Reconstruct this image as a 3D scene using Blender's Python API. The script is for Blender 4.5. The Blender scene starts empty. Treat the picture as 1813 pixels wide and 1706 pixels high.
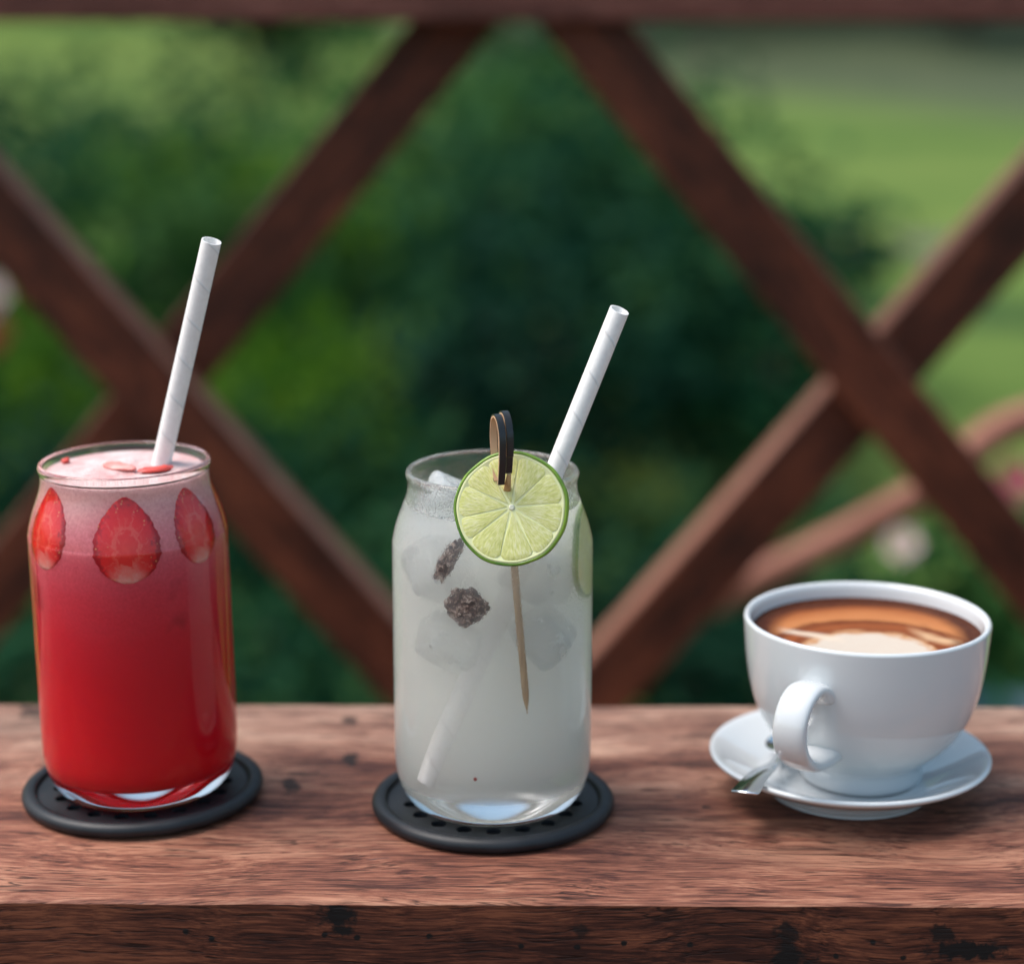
import bpy, bmesh, math, random
import numpy as np
from mathutils import Vector, Matrix, noise as mnoise

S = bpy.context.scene
COL = S.collection
rad = math.radians
PI = math.pi

# ------------------------------------------------------------------ camera
cam = bpy.data.cameras.new('camera')
cam.sensor_width = 36.0
cam.lens = 73.47
cam.clip_start = 0.02
cam.clip_end = 500.0
cam.dof.use_dof = True
cam.dof.focus_distance = 0.740
cam.dof.aperture_fstop = 4.3
cam_ob = bpy.data.objects.new('camera', cam)
cam_ob.location = (0.0, -0.746, 0.3147)
cam_ob.rotation_euler = (rad(90 - 13.86), 0, 0)
COL.objects.link(cam_ob)
S.camera = cam_ob

# ------------------------------------------------------------------ world and sun
SUN_DIR = Vector((-0.48, 0.02, 0.84)).normalized()      # towards the sun: high, from the left, a little behind the drinks
world = bpy.data.worlds.new('World')
S.world = world
world.use_nodes = True
wn = world.node_tree.nodes
sky = wn.new('ShaderNodeTexSky')
sky.sky_type = 'NISHITA'
sky.sun_disc = False
sky.sun_elevation = math.asin(SUN_DIR.z)
sky.sun_rotation = math.atan2(SUN_DIR.x, SUN_DIR.y)
sky.altitude = 300
sky.air_density = 1.0
sky.dust_density = 4.0
sky.ozone_density = 1.0
bg = wn['Background']
bg.inputs['Strength'].default_value = 0.145
hs = wn.new('ShaderNodeHueSaturation')               # high thin cloud: a paler sky than a clear one
hs.inputs['Saturation'].default_value = 0.95
hs.inputs['Hue'].default_value = 0.475
world.node_tree.links.new(sky.outputs['Color'], hs.inputs['Color'])
world.node_tree.links.new(hs.outputs['Color'], bg.inputs['Color'])

sun = bpy.data.lights.new('sun', 'SUN')
sun.energy = 1.9
sun.angle = rad(36)
sun.color = (1.0, 0.97, 0.93)
sun_ob = bpy.data.objects.new('sun', sun)
sun_ob.rotation_euler = SUN_DIR.to_track_quat('Z', 'Y').to_euler()
sun_ob.location = (0, 0, 30)
COL.objects.link(sun_ob)

S.view_settings.view_transform = 'Standard'
S.view_settings.look = 'None'
S.view_settings.exposure = 0.68
S.view_settings.gamma = 1.0
S.view_settings.use_curve_mapping = False
S.render.engine = 'CYCLES'
cy = S.cycles
cy.max_bounces = 128
cy.diffuse_bounces = 14
cy.glossy_bounces = 48
cy.transmission_bounces = 64
cy.volume_bounces = 96
cy.transparent_max_bounces = 8
cy.caustics_refractive = True
cy.caustics_reflective = True
cy.blur_glossy = 0.3
cy.sample_clamp_indirect = 6.0
cy.use_denoising = True
cy.volume_step_rate = 4.0


# ------------------------------------------------------------------ small helpers
def put(o, parent=None):
    COL.objects.link(o)
    if parent is not None:
        o.parent = parent
    return o


def empty(name, loc, rz=0.0):
    o = bpy.data.objects.new(name, None)
    o.empty_display_size = 0.02
    o.location = loc
    o.rotation_euler = (0, 0, rz)
    return put(o)


def tag(o, label=None, cat=None, group=None, kind=None):
    if label: o['label'] = label
    if cat: o['category'] = cat
    if group: o['group'] = group
    if kind: o['kind'] = kind
    return o


def mesh_obj(name, bm, mat, parent=None, smooth=True, mats=None):
    me = bpy.data.meshes.new(name)
    bmesh.ops.recalc_face_normals(bm, faces=bm.faces)
    bm.to_mesh(me)
    bm.free()
    for m in (mats or [mat]):
        me.materials.append(m)
    if smooth:
        me.polygons.foreach_set('use_smooth', [True] * len(me.polygons))
    o = bpy.data.objects.new(name, me)
    return put(o, parent)


def lathe(profile, n=96, bm=None):
    """profile: (r, z) points; points on the axis close the surface."""
    bm = bm or bmesh.new()
    rings = []
    for r, z in profile:
        if r < 1e-6:
            rings.append([bm.verts.new((0, 0, z))])
        else:
            rings.append([bm.verts.new((r * math.cos(2 * PI * i / n), r * math.sin(2 * PI * i / n), z)) for i in range(n)])
    for a, b in zip(rings, rings[1:]):
        if len(a) == 1 and len(b) == 1:
            continue
        for i in range(n):
            j = (i + 1) % n
            if len(a) == 1:
                bm.faces.new((a[0], b[j], b[i]))
            elif len(b) == 1:
                bm.faces.new((a[i], a[j], b[0]))
            else:
                bm.faces.new((a[i], a[j], b[j], b[i]))
    return bm


def smooth_curve(pts, per=8):
    """Catmull-Rom through 2D or 3D points."""
    P = [np.array(p, float) for p in pts]
    P = [2 * P[0] - P[1]] + P + [2 * P[-1] - P[-2]]
    out = []
    for i in range(1, len(P) - 2):
        a, b, c, d = P[i - 1], P[i], P[i + 1], P[i + 2]
        for k in range(per):
            t = k / per
            out.append(0.5 * ((2 * b) + (c - a) * t + (2 * a - 5 * b + 4 * c - d) * t * t + (3 * b - a - 3 * c + d) * t ** 3))
    out.append(P[-2])
    return out


def sweep(path, section, up=None, closed_ends=True, scale=None, bm=None):
    """sweep a closed 2D section (list of (u, v)) along a 3D path."""
    bm = bm or bmesh.new()
    P = [Vector(p) for p in path]
    rings = []
    ref = Vector(up) if up else None
    for i, p in enumerate(P):
        t = (P[min(i + 1, len(P) - 1)] - P[max(i - 1, 0)]).normalized()
        if ref is None:
            ref = Vector((0, 0, 1)) if abs(t.z) < 0.9 else Vector((1, 0, 0))
        u = ref - t * ref.dot(t)
        u.normalize()
        v = t.cross(u)
        if up is None:
            ref = u
        s = scale[i] if scale else (1, 1)
        rings.append([bm.verts.new(p + u * a * s[0] + v * b * s[1]) for a, b in section])
    n = len(section)
    for a, b in zip(rings, rings[1:]):
        for i in range(n):
            j = (i + 1) % n
            bm.faces.new((a[i], a[j], b[j], b[i]))
    if closed_ends:
        bm.faces.new(rings[0][::-1])
        bm.faces.new(rings[-1])
    return bm


def circle_section(r, n=16):
    return [(r * math.cos(2 * PI * i / n), r * math.sin(2 * PI * i / n)) for i in range(n)]


def box_bm(size, loc=(0, 0, 0), bevel=0.0, segs=2, rot=None):
    bm = bmesh.new()
    bmesh.ops.create_cube(bm, size=1.0)
    bmesh.ops.scale(bm, vec=size, verts=bm.verts)
    if bevel:
        bmesh.ops.bevel(bm, geom=bm.edges[:], offset=bevel, segments=segs, profile=0.6, affect='EDGES')
    if rot is not None:
        bmesh.ops.transform(bm, matrix=rot, verts=bm.verts)
    bmesh.ops.translate(bm, vec=loc, verts=bm.verts)
    return bm


# ------------------------------------------------------------------ node helper
class N:
    def __init__(self, name):
        self.m = bpy.data.materials.new(name)
        self.m.use_nodes = True
        self.t = self.m.node_tree
        self.p = self.t.nodes['Principled BSDF']
        self.out = self.t.nodes['Material Output']

    def new(self, kind, **kw):
        n = self.t.nodes.new(kind)
        for k, v in kw.items():
            setattr(n, k, v)
        return n

    def link(self, a, b):
        self.t.links.new(a, b)

    def setin(self, sock, v):
        if isinstance(v, bpy.types.NodeSocket):
            self.link(v, sock)
        else:
            if sock.type == 'RGBA' and len(v) == 3:
                v = (*v, 1)
            sock.default_value = v

    def coord(self, which='Object'):
        return self.new('ShaderNodeTexCoord').outputs[which]

    def mapping(self, vec, scale=(1, 1, 1), loc=(0, 0, 0), rot=(0, 0, 0)):
        n = self.new('ShaderNodeMapping')
        self.link(vec, n.inputs['Vector'])
        n.inputs['Scale'].default_value = scale
        n.inputs['Location'].default_value = loc
        n.inputs['Rotation'].default_value = rot
        return n.outputs[0]

    def noise(self, vec, scale=5, detail=4, rough=0.5, dist=0.0):
        n = self.new('ShaderNodeTexNoise')
        self.link(vec, n.inputs['Vector'])
        n.inputs['Scale'].default_value = scale
        n.inputs['Detail'].default_value = detail
        n.inputs['Roughness'].default_value = rough
        n.inputs['Distortion'].default_value = dist
        return n.outputs['Fac']

    def ramp(self, fac, stops, interp='LINEAR'):
        n = self.new('ShaderNodeValToRGB')
        n.color_ramp.interpolation = interp
        e = n.color_ramp.elements
        while len(e) < len(stops):
            e.new(0.5)
        for el, (p, c) in zip(e, stops):
            el.position = p
            el.color = (*c, 1) if not isinstance(c, (int, float)) else (c, c, c, 1)
        self.setin(n.inputs['Fac'], fac)
        return n.outputs['Color']

    def math(self, op, a, b=0.0, c=None, clamp=False):
        n = self.new('ShaderNodeMath', operation=op, use_clamp=clamp)
        self.setin(n.inputs[0], a)
        self.setin(n.inputs[1], b)
        if c is not None:
            self.setin(n.inputs[2], c)
        return n.outputs[0]

    def mix(self, fac, a, b, mode='MIX'):
        n = self.new('ShaderNodeMix', data_type='RGBA', blend_type=mode)
        self.setin(n.inputs[0], fac)
        self.setin(n.inputs[6], a)
        self.setin(n.inputs[7], b)
        return n.outputs[2]

    def sep(self, vec):
        n = self.new('ShaderNodeSeparateXYZ')
        self.link(vec, n.inputs[0])
        return n.outputs

    def comb(self, x=0.0, y=0.0, z=0.0):
        n = self.new('ShaderNodeCombineXYZ')
        for s, v in zip(n.inputs, (x, y, z)):
            self.setin(s, v)
        return n.outputs[0]

    def bump(self, h, strength=0.3, dist=0.001):
        n = self.new('ShaderNodeBump')
        n.inputs['Strength'].default_value = strength
        n.inputs['Distance'].default_value = dist
        self.link(h, n.inputs['Height'])
        self.link(n.outputs[0], self.p.inputs['Normal'])
        return n.outputs[0]

    def set(self, **kw):
        names = dict(color='Base Color', rough='Roughness', metal='Metallic', ior='IOR', trans='Transmission Weight',
                     spec='Specular IOR Level', sss='Subsurface Weight', sss_r='Subsurface Radius', sss_s='Subsurface Scale',
                     coat='Coat Weight', coat_r='Coat Roughness', sheen='Sheen Weight')
        for k, v in kw.items():
            self.setin(self.p.inputs[names[k]], v)
        return self


# ------------------------------------------------------------------ materials: wood
def wood_material(name, dark, mid, light, seed=0.0, marks=True, stains=None, rough=0.55, streak=1.0, coarse=1.0, coat=0.0, pale_back=False):
    k = N(name)
    co = k.coord()
    info = k.new('ShaderNodeObjectInfo').outputs['Random']
    off = k.comb(k.math('MULTIPLY', info, 7.0), seed, k.math('MULTIPLY', info, 3.0))
    va = k.new('ShaderNodeVectorMath', operation='ADD')
    k.link(co, va.inputs[0]); k.link(off, va.inputs[1])
    co2 = va.outputs[0]
    warp = k.noise(k.mapping(co2, (7, 14, 14)), 1, 2, 0.5)
    wv = k.new('ShaderNodeVectorMath', operation='ADD')
    k.link(co2, wv.inputs[0])
    k.link(k.comb(0.0, k.math('MULTIPLY', warp, 0.035), k.math('MULTIPLY', warp, 0.03)), wv.inputs[1])
    v = wv.outputs[0]
    broad = k.noise(k.mapping(v, (6 * coarse, 30 * coarse, 30 * coarse)), 1, 5, 0.6)
    grain = k.noise(k.mapping(v, (17, 360, 360)), 1, 6, 0.66, 0.3)
    fibre = k.noise(k.mapping(v, (60, 1250, 1250)), 1, 4, 0.7)
    mott = k.noise(k.mapping(v, (28, 60, 60)), 1, 3, 0.6)
    f = k.math('ADD', k.math('MULTIPLY', broad, 0.9), k.math('MULTIPLY', grain, 0.75 * streak))
    f = k.math('ADD', f, k.math('MULTIPLY', fibre, 0.85 * streak))
    f = k.math('ADD', f, k.math('MULTIPLY', mott, 0.35))
    f = k.math('MULTIPLY_ADD', f, 1.35, 0.5 - 1.35 * 0.5 * (0.9 + 1.60 * streak + 0.35))
    c = k.ramp(f, [(0.22, dark), (0.50, mid), (0.78, light)])
    if pale_back:  # paler, greyer wood towards the back
        yy = k.math('ADD', k.math('MULTIPLY_ADD', k.sep(co)[1], 6.5, 0.10), k.math('MULTIPLY', k.math('SUBTRACT', broad, 0.5), 1.6), None, True)
        c = k.mix(k.math('MULTIPLY', yy, 0.65), c, k.ramp(f, [(0.2, (0.13, 0.082, 0.064)), (0.5, (0.32, 0.218, 0.168)), (0.8, (0.50, 0.39, 0.305))]))
    # dark pores: short fine dashes along the grain
    pores = k.noise(k.mapping(v, (55, 750, 750)), 1, 2, 0.5)
    pf = k.ramp(pores, [(0.60, 0.0), (0.67, 1.0)])
    c = k.mix(k.math('MULTIPLY', pf, 0.75), c, tuple(x * 0.35 for x in dark))
    ck = k.math('ABSOLUTE', k.math('SUBTRACT', k.noise(k.mapping(v, (7, 120, 120), (3, 1, 0)), 1, 3, 0.6, 0.2), 0.5))
    ck = k.math('MULTIPLY', k.ramp(ck, [(0.004, 1.0), (0.016, 0.0)]), k.ramp(k.noise(k.mapping(v, (9, 22, 22), (0, 5, 2)), 1, 2, 0.5), [(0.50, 0.0), (0.60, 0.8)]))
    c = k.mix(ck, c, tuple(x * 0.25 for x in dark))
    pf = k.math('MAXIMUM', pf, ck)
    h = k.math('ADD', k.math('MULTIPLY', grain, 0.6), k.math('MULTIPLY', fibre, 0.5))
    h = k.math('SUBTRACT', h, k.math('MULTIPLY', pf, 0.5))
    if marks:
        mk = k.noise(k.mapping(v, (75, 190, 190)), 1, 3, 0.6, 0.3)
        mf = k.ramp(mk, [(0.70, 0.0), (0.745, 1.0)])
        big = k.noise(k.mapping(v, (6, 30, 30)), 1, 3, 0.6, 0.4)
        bf = k.ramp(big, [(0.56, 0.0), (0.74, 1.0)])
        c = k.mix(k.math('MULTIPLY', bf, 0.55), c, dark)
        c = k.mix(k.math('MULTIPLY', mf, 0.80), c, (0.045, 0.030, 0.035))
    if stains:
        for (x, y, z, rx, ry, rz, amt) in stains:
            d = k.new('ShaderNodeVectorMath', operation='SUBTRACT')
            k.link(co, d.inputs[0]); d.inputs[1].default_value = (x, y, z)
            sc = k.new('ShaderNodeVectorMath', operation='MULTIPLY')
            k.link(d.outputs[0], sc.inputs[0]); sc.inputs[1].default_value = (1 / rx, 1 / ry, 1 / rz)
            ln = k.new('ShaderNodeVectorMath', operation='LENGTH')
            k.link(sc.outputs[0], ln.inputs[0])
            wob = k.noise(k.mapping(co, (1, 1, 1), (x * 50, 0, 0)), 160 if rx > 0.003 else 500, 4, 0.65)
            fac = k.math('ADD', ln.outputs['Value'], k.math('MULTIPLY', k.math('SUBTRACT', wob, 0.5), 2.6 if rx > 0.003 else 1.4))
            fac = k.ramp(fac, [(0.62, amt), (1.12, 0.0)])
            c = k.mix(fac, c, (0.007, 0.006, 0.006))
    k.set(color=c, rough=rough, spec=0.25, coat=coat, coat_r=0.35)
    k.bump(h, 0.6, 0.0008)
    return k.m


top_marks = [(x, y - 0.0215, 0.0, rx, ry, 0.004, amt) for x, y, rx, ry, amt in (
    (-0.2079, 0.1110, 0.010, 0.010, 0.75), (-0.0708, 0.1010, 0.005, 0.006, 0.8), (-0.0661, 0.0556, 0.0035, 0.0075, 0.9), (-0.0875, 0.0283, 0.004, 0.009, 0.85),
    (-0.083, 0.040, 0.010, 0.003, 0.5), (0.0819, 0.0847, 0.012, 0.004, 0.5), (0.0744, 0.0525, 0.014, 0.006, 0.45), (0.075, 0.007, 0.002, 0.002, 0.8), (-0.048, 0.1065, 0.012, 0.003, 0.5))]
M_top = wood_material('wood_weathered_top', (0.062, 0.021, 0.016), (0.225, 0.083, 0.051), (0.41, 0.195, 0.122), 1.3, True, top_marks, 0.6, pale_back=True)
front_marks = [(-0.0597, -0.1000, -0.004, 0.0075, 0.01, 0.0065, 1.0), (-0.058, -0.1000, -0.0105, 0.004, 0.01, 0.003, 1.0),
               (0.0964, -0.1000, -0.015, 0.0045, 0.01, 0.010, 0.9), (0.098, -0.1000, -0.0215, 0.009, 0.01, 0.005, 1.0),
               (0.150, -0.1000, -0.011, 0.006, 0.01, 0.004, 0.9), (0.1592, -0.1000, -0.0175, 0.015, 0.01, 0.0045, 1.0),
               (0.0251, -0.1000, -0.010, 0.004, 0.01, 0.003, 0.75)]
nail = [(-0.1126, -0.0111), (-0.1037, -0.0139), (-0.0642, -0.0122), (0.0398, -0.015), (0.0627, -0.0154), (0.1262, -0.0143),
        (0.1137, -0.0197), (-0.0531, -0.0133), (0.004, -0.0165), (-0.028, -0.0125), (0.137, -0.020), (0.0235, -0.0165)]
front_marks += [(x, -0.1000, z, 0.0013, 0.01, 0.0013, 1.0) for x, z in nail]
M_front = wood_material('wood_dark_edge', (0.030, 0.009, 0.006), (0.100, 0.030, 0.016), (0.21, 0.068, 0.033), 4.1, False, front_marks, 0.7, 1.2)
M_fence = wood_material('wood_fence', (0.024, 0.007, 0.003), (0.085, 0.021, 0.009), (0.19, 0.050, 0.021), 9.0, False, None, 0.5, coat=0.08)
M_edge = wood_material('wood_lit_edge', (0.18, 0.070, 0.045), (0.36, 0.150, 0.098), (0.48, 0.23, 0.16), 10.0, False, None, 0.6)  # paler brace wood, light on the upper edges put into the colour
M_rail = wood_material('wood_rail', (0.075, 0.026, 0.019), (0.145, 0.052, 0.038), (0.23, 0.092, 0.068), 12.0, True, None, 0.6)
M_chair = wood_material('wood_chair', (0.20, 0.075, 0.05), (0.33, 0.135, 0.09), (0.42, 0.19, 0.13), 15.0, False, None, 0.5)
M_deck = wood_material('wood_deck', (0.10, 0.05, 0.035), (0.17, 0.085, 0.06), (0.25, 0.14, 0.10), 20.0, True, None, 0.65)


def simple(name, color, rough=0.5, **kw):
    k = N(name)
    k.set(color=color, rough=rough, **kw)
    return k.m


# ------------------------------------------------------------------ setting: ground, hill, deck
def ground_height(x, y):
    z = -1.0
    if y < 0.9:
        z = -1.0
    if y > 24:
        z += 0.011 * (y - 24) ** 2 if y < 44 else 0.011 * 400 + 0.44 * (y - 44)
    z += 0.05 * mnoise.noise(Vector((x * 0.25, y * 0.25, 0))) + 0.25 * mnoise.noise(Vector((x * 0.05, y * 0.05, 3))) * min(1, max(0, (y - 8) / 20))
    return z


def ground_material():
    k = N('grass_ground')
    co = k.coord()
    a = k.noise(k.mapping(co, (0.10, 0.75, 0.35)), 1, 4, 0.55)
    b = k.noise(k.mapping(co, (3.0, 1.2, 3.0)), 1, 5, 0.6)
    f = k.math('ADD', k.math('MULTIPLY', a, 0.9), k.math('MULTIPLY', b, 0.30))
    c = k.ramp(f, [(0.42, (0.030, 0.066, 0.016)), (0.52, (0.078, 0.138, 0.024)), (0.72, (0.128, 0.182, 0.038))])
    sx, sy, _z = k.sep(co)
    hill = k.math('MULTIPLY_ADD', k.math('ADD', sy, k.math('MULTIPLY', sx, 2.0)), 0.15, -3.5, True)   # rough olive slope beyond the mown grass
    c = k.mix(hill, c, k.ramp(b, [(0.35, (0.045, 0.068, 0.034)), (0.65, (0.088, 0.104, 0.053))]))
    k.set(color=c, rough=0.85, spec=0.15)
    k.bump(b, 0.6, 0.05)
    return k.m


def terrain():
    ys = [-40, -20, -8, -3, 0.9] + list(np.linspace(1.5, 24, 40)) + list(np.linspace(25, 90, 36)) + [110, 150, 220]
    xs = list(np.linspace(-120, -14, 12)) + list(np.linspace(-12, 14, 40)) + list(np.linspace(16, 120, 12))
    bm = bmesh.new()
    g = [[bm.verts.new((x, y, ground_height(x, y))) for x in xs] for y in ys]
    for i in range(len(ys) - 1):
        for j in range(len(xs) - 1):
            bm.faces.new((g[i][j], g[i][j + 1], g[i + 1][j + 1], g[i + 1][j]))
    return tag(mesh_obj('ground', bm, ground_material()), kind='structure')


terrain()


def dirt_path():
    bm = bmesh.new()
    rows = []
    for i in range(60):
        x = 0.6 + i * 0.20
        yc = 9.0 + 0.25 * math.sin(x * 0.5) + 0.02 * x
        w = 0.28 + 0.06 * math.sin(x * 1.7)
        rows.append([bm.verts.new((x, yc + q * w, ground_height(x, yc + q * w) + 0.012 - 0.010 * abs(q) ** 4)) for q in (-1, -0.6, -0.2, 0.2, 0.6, 1)])
    for a, b in zip(rows, rows[1:]):
        for q in range(5):
            bm.faces.new((a[q], b[q], b[q + 1], a[q + 1]))
    return tag(mesh_obj('path', bm, simple('worn_path', (0.085, 0.085, 0.058), 0.9)), kind='structure')


dirt_path()
DECK = -0.45
deck = tag(mesh_obj('deck', box_bm((8.4, 5.2, 0.55), (0, -1.60, DECK - 0.275 - 0.003), 0.01), M_deck, smooth=False), kind='structure')

# ------------------------------------------------------------------ lattice railing
fence = empty('lattice_railing', (0, 0.8, DECK))
tag(fence, 'brown wooden railing with crossed diagonal braces behind the drinks', 'railing')
FY = 0.0
rail_z0 = 0.2760 - DECK
mesh_obj('top_rail', box_bm((3.2, 0.10, 0.07), (0, 0.028, rail_z0 + 0.035), 0.004), M_rail, fence, False)
mesh_obj('bottom_rail', box_bm((3.2, 0.075, 0.06), (0, 0.032, 0.07), 0.004), M_rail, fence, False)
pitch, slope, x0, zc = 0.5505, 1.20, 0.005, 0.0245 - DECK
ang = math.atan(slope)
zt, zb = rail_z0 + 0.002, 0.098
BW, BT = 0.0515, 0.038


def brace(sign, xc, layer):
    """one diagonal board clipped level with the rails; sign +1 rises to the right. Local x runs along the board."""
    half_l = (zt - zc) / math.sin(ang) + 0.0
    low_l = (zc - zb) / math.sin(ang)
    t = BW / 2 / math.tan(ang)
    w = BW / 2
    bm = bmesh.new()
    # outline in board space (u along, v across), ends cut horizontally
    if sign > 0:
        pts = [(-low_l - t, w), (-low_l + t, -w), (half_l + t, -w), (half_l - t, w)]
    else:
        pts = [(-half_l - t, -w), (low_l - t, -w), (low_l + t, w), (-half_l + t, w)]
    n = 10
    rows = []
    for s in range(n + 1):
        f = s / n
        lo = np.array(pts[1 if sign > 0 else 0]) * (1 - f) + np.array(pts[2 if sign > 0 else 1]) * f
        hi = np.array(pts[0 if sign > 0 else 3]) * (1 - f) + np.array(pts[3 if sign > 0 else 2]) * f
        rows.append([(lo[0], -BT / 2, lo[1]), (hi[0], -BT / 2, hi[1]), (hi[0], BT / 2, hi[1]), (lo[0], BT / 2, lo[1])])
    vs = [[bm.verts.new(p) for p in r] for r in rows]
    for a, b in zip(vs, vs[1:]):
        for i in range(4):
            bm.faces.new((a[i], a[(i + 1) % 4], b[(i + 1) % 4], b[i]))
    bm.faces.new(vs[0][::-1]); bm.faces.new(vs[-1])
    bm.normal_update()
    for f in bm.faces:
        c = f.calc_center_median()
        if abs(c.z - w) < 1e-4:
            f.material_index = 1                     # upper edge: paler colour painted in for the light it catches
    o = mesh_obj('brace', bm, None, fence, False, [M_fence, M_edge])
    m = o.modifiers.new('bevel', 'BEVEL'); m.width = 0.003; m.segments = 2; m.limit_method = 'ANGLE'; m.angle_limit = rad(40)
    o.location = (xc, layer, zc)
    o.rotation_euler = (0, -ang if sign > 0 else ang, 0)
    return o


for kx in (-2, -1, 0, 1):
    xc = x0 + (kx + 0.5) * pitch
    brace(-1, xc - 0.0200, BT / 2)
    brace(+1, xc + 0.0200, BT / 2 + BT + 0.001)
for sx in (-1, 1):
    mesh_obj('post', box_bm((0.085, 0.085, rail_z0 + 0.06), (sx * 1.48 + x0, 0.03, (rail_z0 + 0.06) / 2 + 0.001), 0.005), M_rail, fence, False)

# ------------------------------------------------------------------ foliage
def leaf_material(name, cols, transl=0.35):
    k = N(name)
    co = k.coord()
    n1 = k.noise(co, 3.2, 3, 0.6)
    rnd = k.new('ShaderNodeNewGeometry').outputs['Random Per Island']
    f = k.math('ADD', k.math('MULTIPLY', n1, 0.75), k.math('MULTIPLY', rnd, 0.30))
    c = k.ramp(f, [(0.33, cols[0]), (0.52, cols[1]), (0.74, cols[2])])
    k.set(color=c, rough=0.7, spec=0.08)
    tr = k.new('ShaderNodeBsdfTranslucent')
    k.link(c, tr.inputs['Color'])
    mx = k.new('ShaderNodeMixShader')
    mx.inputs[0].default_value = transl
    k.link(k.p.outputs[0], mx.inputs[1]); k.link(tr.outputs[0], mx.inputs[2])
    k.link(mx.outputs[0], k.out.inputs['Surface'])
    return k.m


ML = {
    'dark': leaf_material('leaf_dark', ((0.004, 0.032, 0.017), (0.012, 0.070, 0.030), (0.052, 0.132, 0.042)), 0.30),
    'deep': leaf_material('leaf_deep', ((0.003, 0.022, 0.015), (0.006, 0.042, 0.024), (0.020, 0.075, 0.036)), 0.25),
    'mid': leaf_material('leaf_mid', ((0.014, 0.068, 0.023), (0.046, 0.130, 0.033), (0.125, 0.220, 0.056)), 0.35),
    'lime': leaf_material('leaf_lime', ((0.034, 0.115, 0.010), (0.095, 0.205, 0.016), (0.17, 0.28, 0.035)), 0.40),
    'olive': leaf_material('leaf_olive', ((0.070, 0.105, 0.045), (0.120, 0.160, 0.065), (0.18, 0.21, 0.09)), 0.30),
}
M_bark = simple('bark', (0.045, 0.032, 0.022), 0.9)


def leaf_cloud(name, rng, rx, ry, h, n, leaf, mat, parent, base=0.0, clumps=26):
    """leaves gathered in clumps scattered through a rounded volume."""
    cl = []
    while len(cl) < clumps:
        p = rng.uniform(-1, 1, 3)
        if 0.25 < np.linalg.norm(p) < 1.0 or rng.random() < 0.15:
            cl.append(p * np.array([rx, ry, h / 2]) * 0.88 + np.array([0, 0, base + h / 2]))
    cl = np.array(cl)
    idx = rng.integers(0, clumps, n)
    spread = 0.20 * (rx + ry + h / 2) / 3 * 1.6
    c = cl[idx] + rng.normal(0, 1, (n, 3)) * spread * rng.uniform(0.5, 1.0, clumps)[idx][:, None]
    c[:, 2] = np.maximum(c[:, 2], base * 0.3 + 0.01)
    d = rng.normal(0, 1, (n, 3)); d[:, 2] *= 0.6
    d /= np.linalg.norm(d, axis=1)[:, None]
    w = np.cross(d, rng.normal(0, 1, (n, 3)))
    w /= np.linalg.norm(w, axis=1)[:, None]
    nn = np.cross(d, w)
    L = leaf * rng.uniform(0.7, 1.4, n)[:, None]
    v = np.stack([c - d * L * 0.5, c + w * L * 0.26 + nn * L * 0.06, c + d * L * 0.5 - nn * L * 0.08, c - w * L * 0.26 + nn * L * 0.06], 1).reshape(-1, 3)
    me = bpy.data.meshes.new(name)
    fs = np.arange(n * 4).reshape(n, 4)
    faces = np.concatenate([fs[:, [0, 1, 2]], fs[:, [0, 2, 3]]])
    me.from_pydata(v.tolist(), [], faces.tolist())
    me.materials.append(mat)
    o = bpy.data.objects.new(name, me)
    return put(o, parent)


def stem_mesh(name, rng, h, r, parent, n=4, spread=0.2):
    bm = bmesh.new()
    for i in range(n):
        a = rng.uniform(0, 2 * PI)
        e = Vector((math.cos(a) * spread, math.sin(a) * spread, h * rng.uniform(0.75, 1.0)))
        pts = [Vector((0, 0, -0.1)), e * 0.35 + Vector((0, 0, 0.1 * h)), e]
        sweep(smooth_curve(pts, 4), circle_section(r, 6), scale=[(1 - 0.08 * q, 1 - 0.08 * q) for q in range(9)], bm=bm)
    return mesh_obj(name, bm, M_bark, parent)


def shrub(x, y, w, h, kind, label, seed, leaf=0.07, n=1500, depth=None, group='shrubs on the slope behind the railing', name='shrub'):
    rng = np.random.default_rng(seed)
    z = ground_height(x, y)
    t = empty(name, (x, y, z))
    tag(t, label, 'shrub', group)
    leaf_cloud('foliage', rng, w / 2, (depth or w) / 2, h, n, leaf, ML[kind], t, 0.04)
    stem_mesh('stem', rng, h * 0.8, 0.018, t, 5, w * 0.25)
    return t


def tree(x, y, w, h, kind, label, seed, leaf=0.3, n=1800, trunk=0.3):
    rng = np.random.default_rng(seed)
    z = ground_height(x, y)
    t = empty('tree', (x, y, z))
    tag(t, label, 'tree', 'trees on the far side of the lawn')
    leaf_cloud('crown', rng, w / 2, w / 2, h * (1 - trunk * 0.6), n, leaf, ML[kind], t, h * trunk * 0.6, 34)
    stem_mesh('trunk', rng, h * 0.8, 0.06 + 0.012 * h, t, 4, w * 0.22)
    return t


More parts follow.
